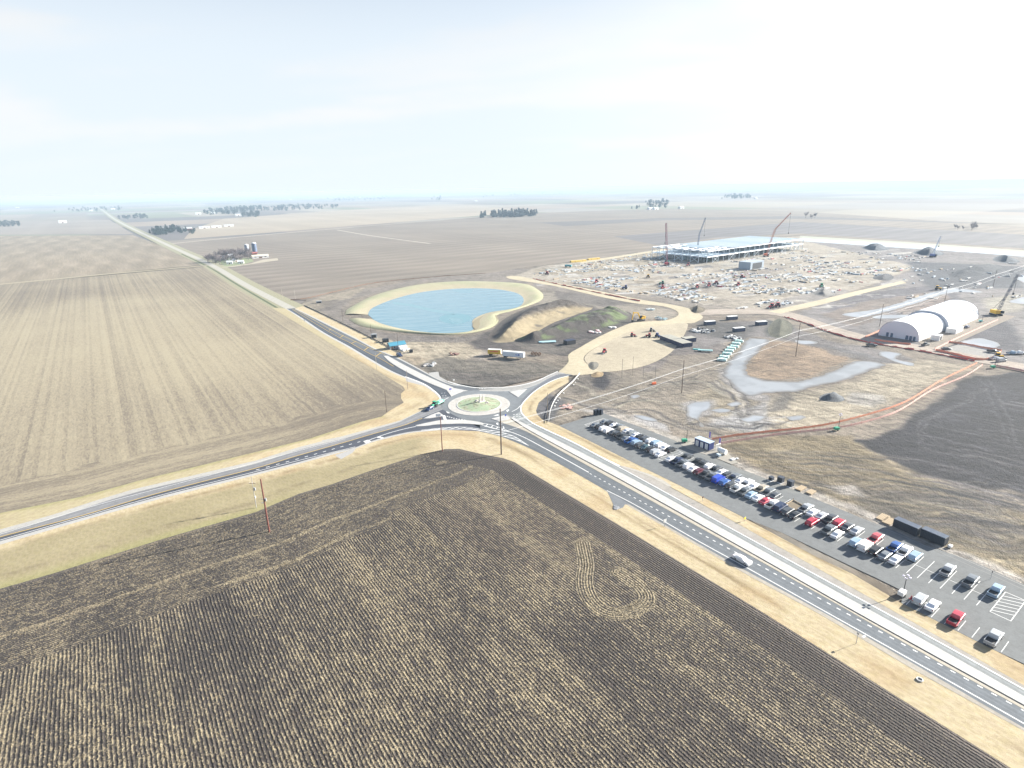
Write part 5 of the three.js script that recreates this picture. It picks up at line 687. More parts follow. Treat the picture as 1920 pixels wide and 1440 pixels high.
lightTower('white light tower trailer with four lamp heads beside the silver SUV', 1690, 1117, mat.white, 5.2, 2.2); lightTower('green light tower beside the orange fenced footpath', 1568, 807, mat.green, 7, 1.8); lightTower('green light tower below the gate on the black soil', 1861, 690.5, mat.green, 6, 1.5, false); lightTower('bright green generator with a dark mast beside the navy hut', 1283, 829.5, mat.green, 5.5, 1.6, false); lightTower('green light tower on the track beside the second tent', 1838, 604, mat.teal, 5, 1.2, false);
function cabin(name, label, cat, x, y, w, h, d, ry, m, group, o = {}) { const p = G(x, y), t = thing(name, label, cat, V3(p.x, o.y ?? 0.0, p.z), ry, group); part(t, 'wall', rbox(w, h, d, 0, h / 2, 0, 0.05), m); part(t, 'roof', rbox(w + 0.14, 0.12, d + 0.14, 0, h + 0.06, 0, 0.04), o.roof || m); part(t, 'door', box(w * 0.7, h * 0.8, 0.04, 0, h * 0.44, d / 2 + 0.02), o.door || mat.dark); if (o.ribs) for (let k = 0; k < o.ribs; k++) part(t, 'rib', box(0.06, h - 0.1, 0.05, -w / 2 + (k + 0.5) * w / o.ribs, h / 2, d / 2 + 0.03), m); return t; }
const tc = M([0.03, 0.04, 0.06], 0.6); ['leftmost', 'middle', 'rightmost'].forEach((q, i) => cabin('portable_toilet', `${q} of three dark portable toilets at the far corner of the car park`, 'portable toilet', 1116 + i * 5.6, 778 - i * 0.5, 1.3, 2.4 + 0.2 * (i === 1), 1.3, -0.9, tc, undefined, { y: YL }));
cabin('utility_cabinet', 'smallest of the three dark cabinets on concrete pads by the car park', 'cabinet', 1446, 900, 1.4, 1.2, 1.4, -0.95, tc); cabin('utility_cabinet', 'middle of the three dark cabinets on concrete pads by the car park', 'cabinet', 1463.5, 903.5, 1.8, 1.9, 1.8, -0.95, tc); cabin('utility_cabinet', 'dark cabinet nearest the timber frame beside the car park', 'cabinet', 1481.5, 911, 1.8, 2.0, 1.8, -0.95, tc);
for (const [x, y] of [[1445, 901], [1463, 905], [1481, 912.5]]) slab('concrete_pad', [G(x - 7, y), G(x, y + 3.5), G(x + 7, y), G(x, y - 3.5)], 0, 0.12, M([0.5, 0.5, 0.5], 0.9));
{ const rail = (label, x, y, w, n) => { const p = G(x, y), t = thing('timber_stack', label, 'timber', V3(p.x, 0, p.z), 0.64); for (let k = 0; k < n; k++) part(t, 'plank', box(w, 0.22, 0.34, 0, 0.12 + (k % 2) * 0.23, (Math.floor(k / 2) - n / 4) * 0.5), mat.palewood); };
  rail('pale planks laid out flat past the dark cabinets', 1503, 917, 4, 8); rail('second heap of pale planks nearer the dirt track', 1522, 924, 3.5, 8); rail('pale boards beside the dark containers, farther of the pair', 1657, 972, 4.5, 10); rail('pale boards beside the dark containers, nearer of the pair', 1668, 979, 4.5, 10); }
for (const [l, a, b] of [['dark ribbed steel container beside the car park, farther of the pair', [1677, 984.5], [1722, 1004]], ['dark ribbed steel container beside the car park, nearer of the pair', [1728, 1003], [1773, 1022.5]]]) {
  const p = G(...a), q = G(...b), L = p.distanceTo(q), c = p.clone().lerp(q, 0.5), t = thing('storage_container', l, 'container', V3(c.x, 0, c.z), headingOf(p, q) - Math.PI / 2), m = M([0.022, 0.03, 0.045], 0.5), rm = M([0.06, 0.085, 0.13], 0.4), h = 2.6, d = 2.5;
  part(t, 'wall', rbox(L, h, d, 0, h / 2, 0, 0.05), m); part(t, 'roof', box(L - 0.1, 0.08, d - 0.1, 0, h + 0.04, 0), rm); for (let k = 0; k < 16; k++) { part(t, 'roof_rib', box(0.1, 0.06, d, -L / 2 + (k + 0.5) * L / 16, h + 0.1, 0), rm); for (const s of [-1, 1]) part(t, 'side_rib', box(0.14, h - 0.2, 0.07, -L / 2 + (k + 0.5) * L / 16, h / 2, s * (d / 2 + 0.03)), m); }
}
{ // low timber frame round the dug-out bay
  const c = ['1474,946', '1487,938.5', '1506,949', '1490,959'].map((s) => gp(s)[0]), o = c[0].clone(), t = thing('garden_bed_edging', 'low timber edging round the bare earth patch in the car park', 'timber edging', V3(o.x, YL, o.z)); for (let i = 0; i < 4; i++) part(t, 'board', beam(c[i].clone().sub(o).setY(0.2), c[(i + 1) % 4].clone().sub(o).setY(0.2), 0.22), mat.palewood); for (const q of c) part(t, 'stake', box(0.14, 0.9, 0.14, q.x - o.x, 0.45, q.z - o.z), mat.palewood); }
const simple = (name, label, cat, x, y, geos, m, ry = 0, y0 = 0) => { const p = G(x, y), t = thing(name, label, cat, V3(p.x, y0, p.z), ry); if (geos.parts) for (const [n, g, mm] of geos.parts) part(t, n, g, mm || m); else part(t, 'body', geos, m); return t; };
simple('water_tank', 'rounded white tank on the pad behind the navy hut', 'tank', 1354, 851, { parts: [['tank', cyl(1.0, 1.0, 3.4, 0, 0, 0, 14).rotateX(Math.PI / 2).translate(0, 1.3, 0)], ['cradle', [box(1.6, 0.5, 0.3, 0, 0.25, 1), box(1.6, 0.5, 0.3, 0, 0.25, -1)], mat.grey]] }, mat.white, 0.6);
simple('hand_wash_station', 'small pale cart on the pad beside the white tank', 'cart', 1347, 856.5, { parts: [['cart', rbox(1.2, 0.9, 1.6, 0, 0.8, 0, 0.1)], ['wheel', new THREE.CylinderGeometry(0.3, 0.3, 1.3, 10).rotateZ(Math.PI / 2).translate(0, 0.3, 0), mat.rubber]] }, M([0.5, 0.6, 0.66], 0.5), 0.4);
for (const [x, y, l] of [[1329, 824, 'purple feather flag behind the navy hut'], [1347.5, 836, 'purple feather flag beside the gate of the fenced footpath']]) simple('feather_flag', l, 'flag', x, y, { parts: [['pole', cyl(0.03, 0.04, 3.6, 0, 1.8, 0, 6), mat.grey], ['banner', box(0.04, 2.6, 0.7, 0, 2.2, 0.36)]] }, M([0.2, 0.16, 0.62], 0.7), 0.5);
{ const p = G(1346, 843), t = thing('turnstile', 'white turnstile gate at the start of the fenced footpath', 'gate', V3(p.x, 0.09, p.z), 0.6); part(t, 'frame', [box(0.1, 2.2, 0.1, -1.2, 1.1, 0), box(0.1, 2.2, 0.1, 1.2, 1.1, 0), box(0.1, 2.2, 0.1, 0, 1.1, 0), box(2.5, 0.12, 0.5, 0, 2.25, 0)], mat.white); for (const x of [-0.6, 0.6]) part(t, 'arm', [box(0.9, 0.06, 0.06, x, 0.9, 0), box(0.06, 0.06, 0.9, x, 1.2, 0), box(0.9, 0.06, 0.06, x, 1.5, 0)], mat.steel); }
simple('traffic_cone', 'red traffic cone between the lamp trailer and the silver SUV', 'cone', 1708, 1123.5, { parts: [['cone', cyl(0.06, 0.3, 1.0, 0, 0.55, 0, 10)], ['base', box(0.7, 0.08, 0.7, 0, 0.04, 0)]] }, mat.red, 0, YL);
simple('rubble_bag', 'white bulk bag on the dirt beside the nearer dark container', 'bag', 1781, 1026, rbox(1.4, 0.8, 1.0, 0, 0.4, 0, 0.25), mat.white, 0.5); simple('rubble_bag', 'pale bulk bag on the dirt edge below the white tank', 'bag', 1374, 862, [rbox(2.2, 0.5, 1.4, 0, 0.25, 0, 0.2), rbox(1.0, 0.5, 0.9, 1.8, 0.25, 0.4, 0.2)], M([0.6, 0.62, 0.62], 0.8), 0.5);
// road signs
function sign(label, x, y, h, plate, m, ry = 0.9, o = {}) { const p = G(x, y), t = thing('road_sign', label, 'road sign', V3(p.x, o.y ?? Y, p.z), ry); part(t, 'post', box(0.08, h, 0.08, 0, h / 2, 0), mat.grey); part(t, 'plate', box(plate[0], plate[1], 0.03, 0, h - plate[1] / 2, 0.06), m); part(t, 'backing', box(plate[0], plate[1], 0.02, 0, h - plate[1] / 2, -0.06), mat.grey); return t; }
sign('blue keep right sign on the point of the long splitter island', 948, 785, 2.0, [0.9, 0.9], mat.blue, 0.6, { y: Y + 0.14 }); sign('purple and white sign on the island at the mouth of the north west road', 844.5, 735.5, 2.0, [1.3, 0.9], M([0.12, 0.12, 0.42], 0.6), 0.6, { y: Y + 0.14 }); sign('white regulatory sign on the verge beside the dark lanes', 1246, 987, 2.6, [1.1, 1.1], mat.white, 0.5, { y: 0 }); sign('small yellow marker sign on the verge above the highway', 1396, 977, 1.4, [0.9, 0.7], M([0.8, 0.66, 0.02], 0.6), 0.7, { y: 0 }); sign('thin bare sign post on the verge near the road number', 1605, 1207, 3.0, [0.5, 0.3], mat.grey, 2.0, { y: 0 }); sign('small white sign on the kerb above the north west road', 851, 717.5, 2.0, [0.9, 0.8], mat.white, 0.5); sign('white sign on the verge of the north west road', 571, 604, 2.2, [1.5, 1.0], mat.white, 0.2, { y: 0 }); sign('sign post casting a thin shadow beside the car park ditch', 1317, 940, 1.8, [0.6, 0.5], mat.wood, 0.5, { y: 0 }); sign('pale square sign panel beside the west road splitter island', 822, 785.5, 2.4, [2.2, 1.2], M([0.62, 0.64, 0.66], 0.6), 0.2, { y: Y }); sign('slim sign on the service lane edge of the car park', 1857, 1086, 2.6, [0.5, 0.6], mat.dark, 0.6, { y: 0 });
{ const p = G(1724, 1275), t = thing('culvert_inlet', 'pale drain inlet in the ditch of the straw verge', 'drain', V3(p.x, 0.02, p.z), 0.6); part(t, 'rim', new THREE.TorusGeometry(0.55, 0.14, 6, 14).rotateX(Math.PI / 2).translate(0, 0.14, 0), mat.paint); part(t, 'grate', cyl(0.5, 0.5, 0.06, 0, 0.1, 0, 12), mat.dark); }
// erosion stones at the slip lane taper
{ const P = gp('1152,948 1162,952 1156,956 1150,955'), g = []; for (let k = 0; k < 90; k++) { const u = rnd(), v = rnd(), p = P[0].clone().lerp(P[1], u).lerp(P[3].clone().lerp(P[2], u), v); g.push(new THREE.DodecahedronGeometry(rr(0.12, 0.3), 0).translate(p.x, 0.08, p.z).toNonIndexed()); } const o = new THREE.Mesh(mergeGeometries(g), M([0.5, 0.5, 0.5], 0.9)); o.name = 'riprap'; o.castShadow = true; o.userData = { kind: 'stuff', label: 'heap of pale erosion stones at the end of the paved taper' }; scene.add(o); sheet('paved_taper', '1138,920 1180,946.5 1172,946 1168,952 1156,956 1149,954 1150,946', Y - 0.005, aMid); }

// ---- monument on the roundabout
{
  const t = thing('monument', 'pale stone monument of two tall slabs in the roundabout island', 'monument', V3(G(903.5, 756.5).x, Y + 0.9, G(903.5, 756.5).z), 0.6), st = M([0.62, 0.56, 0.54], 0.8), st2 = M([0.36, 0.32, 0.31], 0.85);
  part(t, 'plinth', rbox(3.4, 0.5, 1.6, 0, 0.1, 0, 0.08), st); part(t, 'slab', rbox(0.8, 3.4, 0.5, -0.7, 1.9, 0, 0.06), st); part(t, 'slab', rbox(0.8, 2.9, 0.5, 1.0, 1.65, 0, 0.06), st); part(t, 'panel', rbox(1.3, 0.9, 0.3, 0.1, 1.2, 0.1, 0.05), st2);
  const B = [[-2.6, -1.6, 0.8], [-1.4, -2.4, 0.6], [2.4, 0.5, 0.55], [3.0, 1.4, 0.5], [2.1, 1.9, 0.45], [-2.9, -0.4, 0.5], [1.2, -1.7, 0.4]], W = ['largest boulder on the far side of the monument', 'low boulder next to the largest one on the island', 'boulder at the lit foot of the monument', 'boulder farthest towards the highway on the island', 'small rounded boulder between two others on the island', 'boulder in the shade behind the monument', 'smallest stone behind the monument slabs'];
  B.forEach(([x, z, r], i) => { const p = G(903.5, 756.5), o = new THREE.Mesh(new THREE.DodecahedronGeometry(r, 1).scale(1.2, 0.8, 1), mat.rock); o.name = numbered('boulder'); o.position.set(p.x + x, Y + 0.75, p.z + z); o.castShadow = true; o.userData = { label: W[i], category: 'boulder' }; scene.add(o); });
}

// ---- the yard by the pond
{
  const p = G(744, 652), t = thing('shack', 'low shack with patched teal roof and white lean-to near the pond', 'shack', V3(p.x, 0, p.z), 0.5), tr = M([0.06, 0.24, 0.34], 0.6); part(t, 'wall', [box(11, 2.4, 6, 0, 1.2, 0)], mat.grey);
  part(t, 'roof', [quads([[[-5.8, 2.4, 3.4], [5.8, 2.4, 3.4], [5.8, 4.2, 0], [-5.8, 4.2, 0]], [[5.8, 2.4, -3.4], [-5.8, 2.4, -3.4], [-5.8, 4.2, 0], [5.8, 4.2, 0]]])], tr); part(t, 'ridge_cap', box(11.7, 0.12, 0.5, 0, 4.22, 0), M([0.14, 0.36, 0.42], 0.6)); part(t, 'lean_to', [rbox(5.5, 2.0, 3.0, 2.6, 1.0, 4.6, 0.1)], mat.white); part(t, 'window', box(0.9, 0.9, 0.05, -2.5, 1.4, 3.03), mat.glass); part(t, 'door', box(1, 2, 0.05, -4, 1.0, 3.03), mat.wood);
  cabin('site_cabin', 'small grey cabin beside the yard fence and its pole', 'cabin', 701, 632.5, 4, 2.4, 3, 0.3, M([0.3, 0.36, 0.4], 0.7), undefined, { roof: mat.grey }); cabin('site_cabin', 'dark little shed between the grey cabin and the teal shack', 'shed', 723, 641, 4.2, 2.2, 3, 0.3, mat.dark); cabin('storage_box', 'black box standing alone below the teal shack', 'box', 771, 660.5, 2.2, 1.6, 2, 0.2, mat.dark); cabin('storage_box', 'grey boxes among scrub at the head of the pond track', 'box', 598, 568, 5, 1.8, 3, 0.4, mat.grey);
  const junk = (label, x, y, n, cols, spread, hmax, name = 'scrap_pile', cat = 'scrap') => { const q = G(x, y), o = thing(name, label, cat, V3(q.x, 0, q.z), rr(0, 3)); for (const c of cols) { const g = []; for (let k = 0; k < n; k++) g.push(box(rr(0.6, 2.6), rr(0.3, hmax), rr(0.5, 1.8), rr(-spread, spread), rr(0.1, hmax * 0.4), rr(-spread, spread) * 0.8, rr(0, 3)).toNonIndexed()); part(o, 'scrap', g, c).userData.kind = 'stuff'; } };
  junk('rusty scrap pile above the white dirt track near the trailers', 855, 663, 9, [M([0.2, 0.11, 0.09], 0.9)], 3.5, 1.0); junk('grey rubble beside the long concrete median', 806, 683.5, 10, [mat.grey, M([0.5, 0.48, 0.46], 0.9)], 4, 0.8); junk('white clutter heaped beside the teal shack', 758, 656, 7, [mat.white], 3, 1.4);
  junk('white and grey scrap heap on the mud north of the long containers', 1316, 621, 22, [mat.white, mat.grey, mat.dark], 7, 1.5); junk('machine parts and scrap beside the mint green bundles', 1376, 634, 14, [mat.white, mat.grey, mat.dark], 6, 1.4); junk('grey pipes and frames behind the excavator', 1240, 597.5, 12, [M([0.3, 0.42, 0.46], 0.6), mat.grey], 6, 1.0); junk('pale wrapped machine parts on the slope above the excavator', 1221, 581.5, 10, [mat.white, M([0.4, 0.5, 0.52], 0.6)], 4, 1.6); junk('white odds and ends at the foot of the dark earth bank', 1115, 622.5, 10, [mat.white, M([0.5, 0.3, 0.3], 0.8)], 5, 1.2); junk('white bags on the dark ground by the haul road curve', 1146, 614.5, 6, [mat.white], 3, 1.2); junk('pinkish clay pipes on the mud under the cables', 1063, 764, 12, [M([0.5, 0.3, 0.26], 0.9)], 3.5, 0.5);
  cabin('site_cabin', 'black cabin with white lean-to roof beside the haul road', 'cabin', 1068, 644.5, 7, 2.6, 4.5, 0.5, mat.dark, undefined, { roof: M([0.02, 0.03, 0.06], 0.5) });
  simple('tarpaulin', 'pale teal tarpaulin spread over low stacks near the black cabin', 'tarpaulin', 1026, 641.5, { parts: [['sheet', [rbox(12, 0.7, 3.2, 0, 0.35, 0, 0.2)]], ['fold', [rbox(10, 0.6, 1.4, 0.5, 0.5, 2.0, 0.2)], M([0.45, 0.62, 0.64], 0.6)]] }, M([0.30, 0.48, 0.52], 0.6), 0.15);
}
// long containers in two blocks, mint bundles, huts on the mud
{
  const o = G(1279, 652), ax = dirOf(126 + 0), ay = dirOf(126 - 180 + 90 + 0); const side = V3(0.93, 0, -0.36), deep = V3(0.36, 0, 0.93).multiplyScalar(-1); const rm = M([0.34, 0.33, 0.28], 0.7), wm = M([0.016, 0.022, 0.07], 0.6), q = ['front left', 'front middle', 'front right', 'rear left', 'rear middle', 'rear right'];
  for (let r = 0; r < 2; r++) for (let k = 0; k < 3; k++) { const p = o.clone().addScaledVector(side, 1.3 + k * 2.75).addScaledVector(deep, 6 + r * 12.6), t = thing('storage_container', `long grey roofed container, ${q[r * 3 + k]} one of the six packed together`, 'container', V3(p.x, 0, p.z), Math.atan2(deep.x, deep.z)); part(t, 'wall', rbox(2.6, 2.7, 12.1, 0, 1.35, 0, 0.05), wm); part(t, 'roof', box(2.56, 0.08, 12, 0, 2.74, 0), rm); part(t, 'door', box(2.2, 2.3, 0.06, 0, 1.3, -6.08), wm); }
  const p = o.clone().addScaledVector(side, 14).addScaledVector(deep, 12), t = thing('storage_container', 'wide grey roofed container beside the block of six', 'container', V3(p.x, 0, p.z), Math.atan2(side.x, side.z)); part(t, 'wall', rbox(5.4, 2.7, 8.6, 0, 1.35, 0, 0.05), wm); part(t, 'roof', box(5.3, 0.08, 8.5, 0, 2.74, 0), rm); part(t, 'door', box(0.06, 2.3, 2.2, 2.73, 1.3, 0), wm);
  const mint = M([0.62, 0.80, 0.76], 0.5), mintD = M([0.05, 0.42, 0.38], 0.5); [[1354, 676], [1358, 670.5], [1363, 664.5], [1367, 659], [1371, 654.5], [1377, 651], [1380, 645.5], [1386, 641]].forEach(([x, y], i) => simple('pipe_bundle', `mint green wrapped bundle, ${['first', 'second', 'third', 'fourth', 'fifth', 'sixth', 'seventh', 'eighth'][i]} of the line beside the silt basin counted from the cables`, 'bundle', x, y, { parts: [['bundle', rbox(5.2, 1.3, 2.3, 0, 0.65, 0, 0.15), mint], ['strap', [box(0.2, 1.34, 2.36, -1.2, 0.65, 0), box(0.2, 1.34, 2.36, 1.2, 0.65, 0)], mintD], ['end_cap', rbox(0.3, 1.2, 2.2, -2.6, 0.62, 0, 0.08), mintD]] }, mint, -0.5));
  simple('flatbed', 'teal flatbed trailer lying beside the wide container', 'trailer', 1322, 659, { parts: [['deck', rbox(9, 0.6, 2.4, 0, 0.8, 0, 0.1), M([0.3, 0.5, 0.5], 0.6)], ['wheel', [new THREE.CylinderGeometry(0.45, 0.45, 2.4, 10).rotateX(Math.PI / 2).translate(-3, 0.45, 0)], mat.rubber]] }, mat.teal, -0.25); simple('sheet_stack', 'turquoise sheets on the ground in front of the container block', 'sheets', 1306, 655.5, [rbox(4.5, 0.5, 1.2, 0, 0.25, 0, 0.1)], mat.teal, -0.2);
  for (const [x, y, l] of [[1372, 599, 'white roofed dark hut on the mud nearest the crossing of the haul roads'], [1330.5, 608.5, 'white roofed dark hut behind the scrap heap'], [1385, 621, 'white roofed dark hut above the mint green bundles'], [1427, 609, 'white roofed dark hut near the brush covered heap']]) cabin('site_hut', l, 'hut', x, y, 8.5, 2.6, 3.2, 0.25, M([0.03, 0.045, 0.09], 0.6), undefined, { roof: mat.white, door: M([0.06, 0.08, 0.14], 0.6) });
}

// ---- arched fabric tents
const TB = dirOf(127.4), TS = V3(-TB.z, 0, TB.x); // back along the tents, and across them towards us
function tent(label, b, w, depth, rise) { // b: front corner nearer the car park
  const a = b.clone().addScaledVector(TS, -w), back = TB; const c = a.clone().lerp(b, 0.5), t = thing('arched_tent', label, 'tent', V3(c.x, -0.05, c.z), Math.atan2(back.x, back.z)), n = 20, h = w / 2, P = []; // +z goes back, +x = b to a
  for (let i = 0; i <= n; i++) { const q = i / n * Math.PI, cx = Math.cos(q), sy = Math.sin(q); P.push([Math.sign(cx) * Math.pow(Math.abs(cx), 0.82) * h, Math.pow(sy, 0.9) * rise]); }
  const bays = 10; for (let k = 0; k < bays; k++) { const f = []; for (let i = 0; i < n; i++) { const z0 = k * depth / bays, z1 = (k + 1) * depth / bays, zm = (z0 + z1) / 2, dip = 0.985; f.push([[P[i][0], P[i][1], z0], [P[i + 1][0], P[i + 1][1], z0], [P[i + 1][0] * dip, P[i + 1][1] * dip, zm], [P[i][0] * dip, P[i][1] * dip, zm]], [[P[i][0] * dip, P[i][1] * dip, zm], [P[i + 1][0] * dip, P[i + 1][1] * dip, zm], [P[i + 1][0], P[i + 1][1], z1], [P[i][0], P[i][1], z1]]); } part(t, 'roof_panel', quads(f), mat.fabric); }
  for (const z of [0.04, depth - 0.04]) { part(t, 'end_wall', quads([P.map(([x, y]) => [x, y, z])]), M([0.72, 0.76, 0.82], 0.7)); part(t, 'end_rib', new THREE.TubeGeometry(new THREE.CatmullRomCurve3(P.map(([x, y]) => V3(x, y, z))), 40, 0.16, 5), M([0.3, 0.33, 0.38], 0.6)); }
  return { t, P };
}
{
  const b = G(1722, 640.5), t1 = tent('nearer white arched tent with dark doorways in its end wall', b, 24.5, 46, 11.2); const dk = M([0.05, 0.1, 0.18], 0.5);
  for (const [x, w] of [[6.6, 1.5], [4.0, 1.5], [-5.2, 1.6], [-7.4, 1.6], [-9.6, 1.3]]) part(t1.t, 'doorway', box(w, 2.8, 0.1, x, 1.5, -0.03), dk);
  tent('farther and larger white arched tent behind the nearer one', b.clone().addScaledVector(TB, 47).addScaledVector(TS, 2), 28, 62, 12.2); const bk = TB;
  cabin('tent_annex', 'low white annex against the flank between the two tents', 'annex', 1789, 622, 14, 3.2, 6, Math.atan2(bk.x, bk.z) + Math.PI / 2, mat.white);
  cabin('site_cabin', 'small white cabin beside the flank of the nearer tent', 'cabin', 1755, 637, 6, 3.4, 5, 0.7, mat.white);
}
const site = (kind, c, x, y, ry, l) => { const p = G(x, y); addCar(kind, c, V3(p.x, 0, p.z), ry, l); };
site('pickup', 'dark grey', 1735, 648, 2.1, 'dark grey pickup in front of the small white cabin by the tents'); site('suv', 'navy', 1813, 614.5, 2.2, 'navy car on the track beside the low white annex'); site('pickup', 'black', 1862, 661, 0.8, 'black pickup on the stone pad by its fence corner'); site('pickup', 'pale blue', 1898, 664, 1.6, 'pale blue truck beside the dark soil, inner one of the pair'); site('pickup', 'white', 1911, 664, 1.6, 'white truck beside the dark soil, outer one of the pair'); site('pickup', 'white', 1866, 674, 1.8, 'white truck in the gate among dark machines'); site('van', 'silver', 1877, 678, 1.8, 'silver van in the gate beside the white truck'); site('sedan', 'dark grey', 1774, 655.5, 1.4, 'dark grey car on the stone pad next to its orange fence'); site('pickup', 'dark grey', 1634, 649, 1.2, 'dark grey pickup parked under the haul road by the puddle');
tractor('machine', 1872, 672, 1.3, 'yellow loader among the trucks at the gate', undefined, 1.2); 
// ---- steel frame of the new factory
{
  const c = G(1325, 494), B1 = dirOf(128), D1 = dirOf(-142), t = thing('steel_frame', 'long unfinished factory of pale steel columns under a white roof deck', 'building frame', V3(c.x, 0, c.z)), L = 256, D = 92, H1 = 8, H2 = 15.5, st = M([0.72, 0.77, 0.8], 0.5), pt = (u, v, y) => B1.clone().multiplyScalar(u).addScaledVector(D1, v).setY(y);
  const nx = 20, nz = 7; for (let i = 0; i <= nx; i++) for (let k = 0; k <= nz; k++) { if (i > 0 && k > 0 && i < nx && k < nz && (i + k) % 2) continue; part(t, 'column', beam(pt(i * L / nx, k * D / nz, 0), pt(i * L / nx, k * D / nz, H2), 0.75), st); }
  for (let k = 0; k <= nz; k++) { part(t, 'floor_beam', beam(pt(0, k * D / nz, H1), pt(L, k * D / nz, H1), 0.9), st); part(t, 'roof_beam', beam(pt(0, k * D / nz, H2), pt(L, k * D / nz, H2), 0.9), st); } for (let i = 0; i <= nx; i++) { part(t, 'floor_beam', beam(pt(i * L / nx, 0, H1), pt(i * L / nx, D, H1), 0.8), st); part(t, 'roof_beam', beam(pt(i * L / nx, 0, H2), pt(i * L / nx, D, H2), 0.8), st); }
  for (const i of [1, 4, 7, 9, 12, 15, 18]) { part(t, 'brace', [beam(pt(i * L / nx, 0, 0), pt((i + 1) * L / nx, 0, H1), 0.5), beam(pt((i + 1) * L / nx, 0, 0), pt(i * L / nx, 0, H1), 0.5)], st); } for (const k of [1, 3, 5]) part(t, 'brace', [beam(pt(0, k * D / nz, 0), pt(0, (k + 1) * D / nz, H1), 0.5), beam(pt(0, (k + 1) * D / nz, 0), pt(0, k * D / nz, H1), 0.5)], st);
  const rq = (u0, u1, v0, v1, y) => { const a = pt(u0, v0, y), b = pt(u1, v0, y), d = pt(u1, v1, y), e = pt(u0, v1, y); return quads([[a.toArray(), b.toArray(), d.toArray(), e.toArray()], [a, b, d, e].map((q) => [q.x, q.y - 0.25, q.z])]); };
  const dm = M([0.31, 0.375, 0.42], 0.5), dm2 = M([0.25, 0.335, 0.4], 0.5); for (let i = 1; i < 8; i++) part(t, 'roof_deck', rq(i * L / 8 + 0.1, (i + 1) * L / 8 - 0.1, i < 2 ? 30 : 3, D * (i < 2 ? 0.8 : 1), H2 + 0.6), i % 3 === 1 ? dm2 : dm); for (let i = 0; i < 8; i++) part(t, 'floor_deck', rq(i * L / 8, (i + 1) * L / 8 - 0.1, 1, D - 1, H1 + 0.5), dm2);
  part(t, 'haze_tinted_wall', [beam(pt(10, D * 0.5, 3.8), pt(L - 6, D * 0.5, 3.8), 7)], M([0.3, 0.45, 0.58], 0.7));  // pale blue stands for haze inside the frame, put into the wall colour
  cabin('concrete_block', 'grey concrete core standing on the cleared floor before the frame', 'concrete block', 1408, 503, 30, 9, 16, 0.65, M([0.34, 0.4, 0.46], 0.9));
}
// ---- cranes
function crane(label, base, pts, m, w, cabM = mat.red) { // pts: boom corners in the picture plane above the base
  const b = G(...base), t = thing('crawler_crane', label, 'crane', V3(b.x, 0, b.z), 0), q = pts.map(([x, y]) => atDepth(x, y, b).sub(V3(b.x, 0, b.z))); for (const s of [-1, 1]) part(t, 'track', rbox(1.2, 1.4, 7, s * 2.4, 0.7, 0, 0.4), mat.dark); part(t, 'house', [rbox(4.4, 2.6, 6.5, 0, 2.8, -0.8, 0.2)], cabM); part(t, 'cab', rbox(1.5, 2, 2, 1.9, 3.0, 3.2, 0.15), mat.glass);
  let prev = V3(0, 3, 1); q.forEach((p, i) => { const a = prev, d = p.clone().sub(a), n = Math.max(3, Math.round(d.length() / 4)), u = V3(0, 0, 1), v = d.clone().cross(u).normalize(), g = [], ww = w * (i ? 0.7 : 1), cs = [[1, 1], [1, -1], [-1, -1], [-1, 1]].map(([x, y]) => u.clone().multiplyScalar(x * ww / 2).addScaledVector(v, y * ww / 2)); for (const c of cs) g.push(beam(a.clone().add(c), p.clone().add(c), 0.22)); for (let k = 0; k < n; k++) for (let e = 0; e < 4; e++) { const s0 = a.clone().addScaledVector(d, k / n).add(cs[e]), s1 = a.clone().addScaledVector(d, (k + 1) / n).add(cs[(e + 1) % 4]); g.push(beam(s0, s1, 0.12)); } part(t, i ? 'jib' : 'boom', g, m); prev = p; });
  const tip = q[q.length - 1], hook = tip.clone(); hook.y = tip.y * 0.55; part(t, 'hoist_rope', bar(tip, hook, 0.12, 4), mat.dark); part(t, 'pendant_rope', bar(V3(0, 4.5, -4), q[0].clone().lerp(tip, 0.2), 0.12, 4), mat.dark); part(t, 'hook_block', box(0.9, 1.6, 0.9, hook.x, hook.y - 0.8, hook.z), mat.dark); return t;
}
crane('tall red lattice crane standing upright at the corner of the steel frame', [1250, 498], [[1249, 418]], M([0.34, 0.1, 0.14], 0.6), 1.7); crane('slate coloured crane with bent jib rising behind the steel frame', [1306, 480], [[1311, 440], [1323, 408]], M([0.16, 0.2, 0.28], 0.6), 1.6, mat.blue); crane('orange lattice crane leaning over the far half of the steel frame', [1436, 481], [[1453, 430], [1483, 399]], M([0.5, 0.2, 0.12], 0.6), 1.7, mat.orange); crane('white crane on the cleared floor before the drainage channel', [1749, 482], [[1752, 470], [1764, 443]], M([0.6, 0.66, 0.74], 0.6), 1.6, mat.blue); crane('yellow mobile crane with a long dark boom beside the farther tent', [1867, 591], [[1880, 566], [1909, 514]], M([0.2, 0.2, 0.22], 0.6), 1.4, mat.machine);
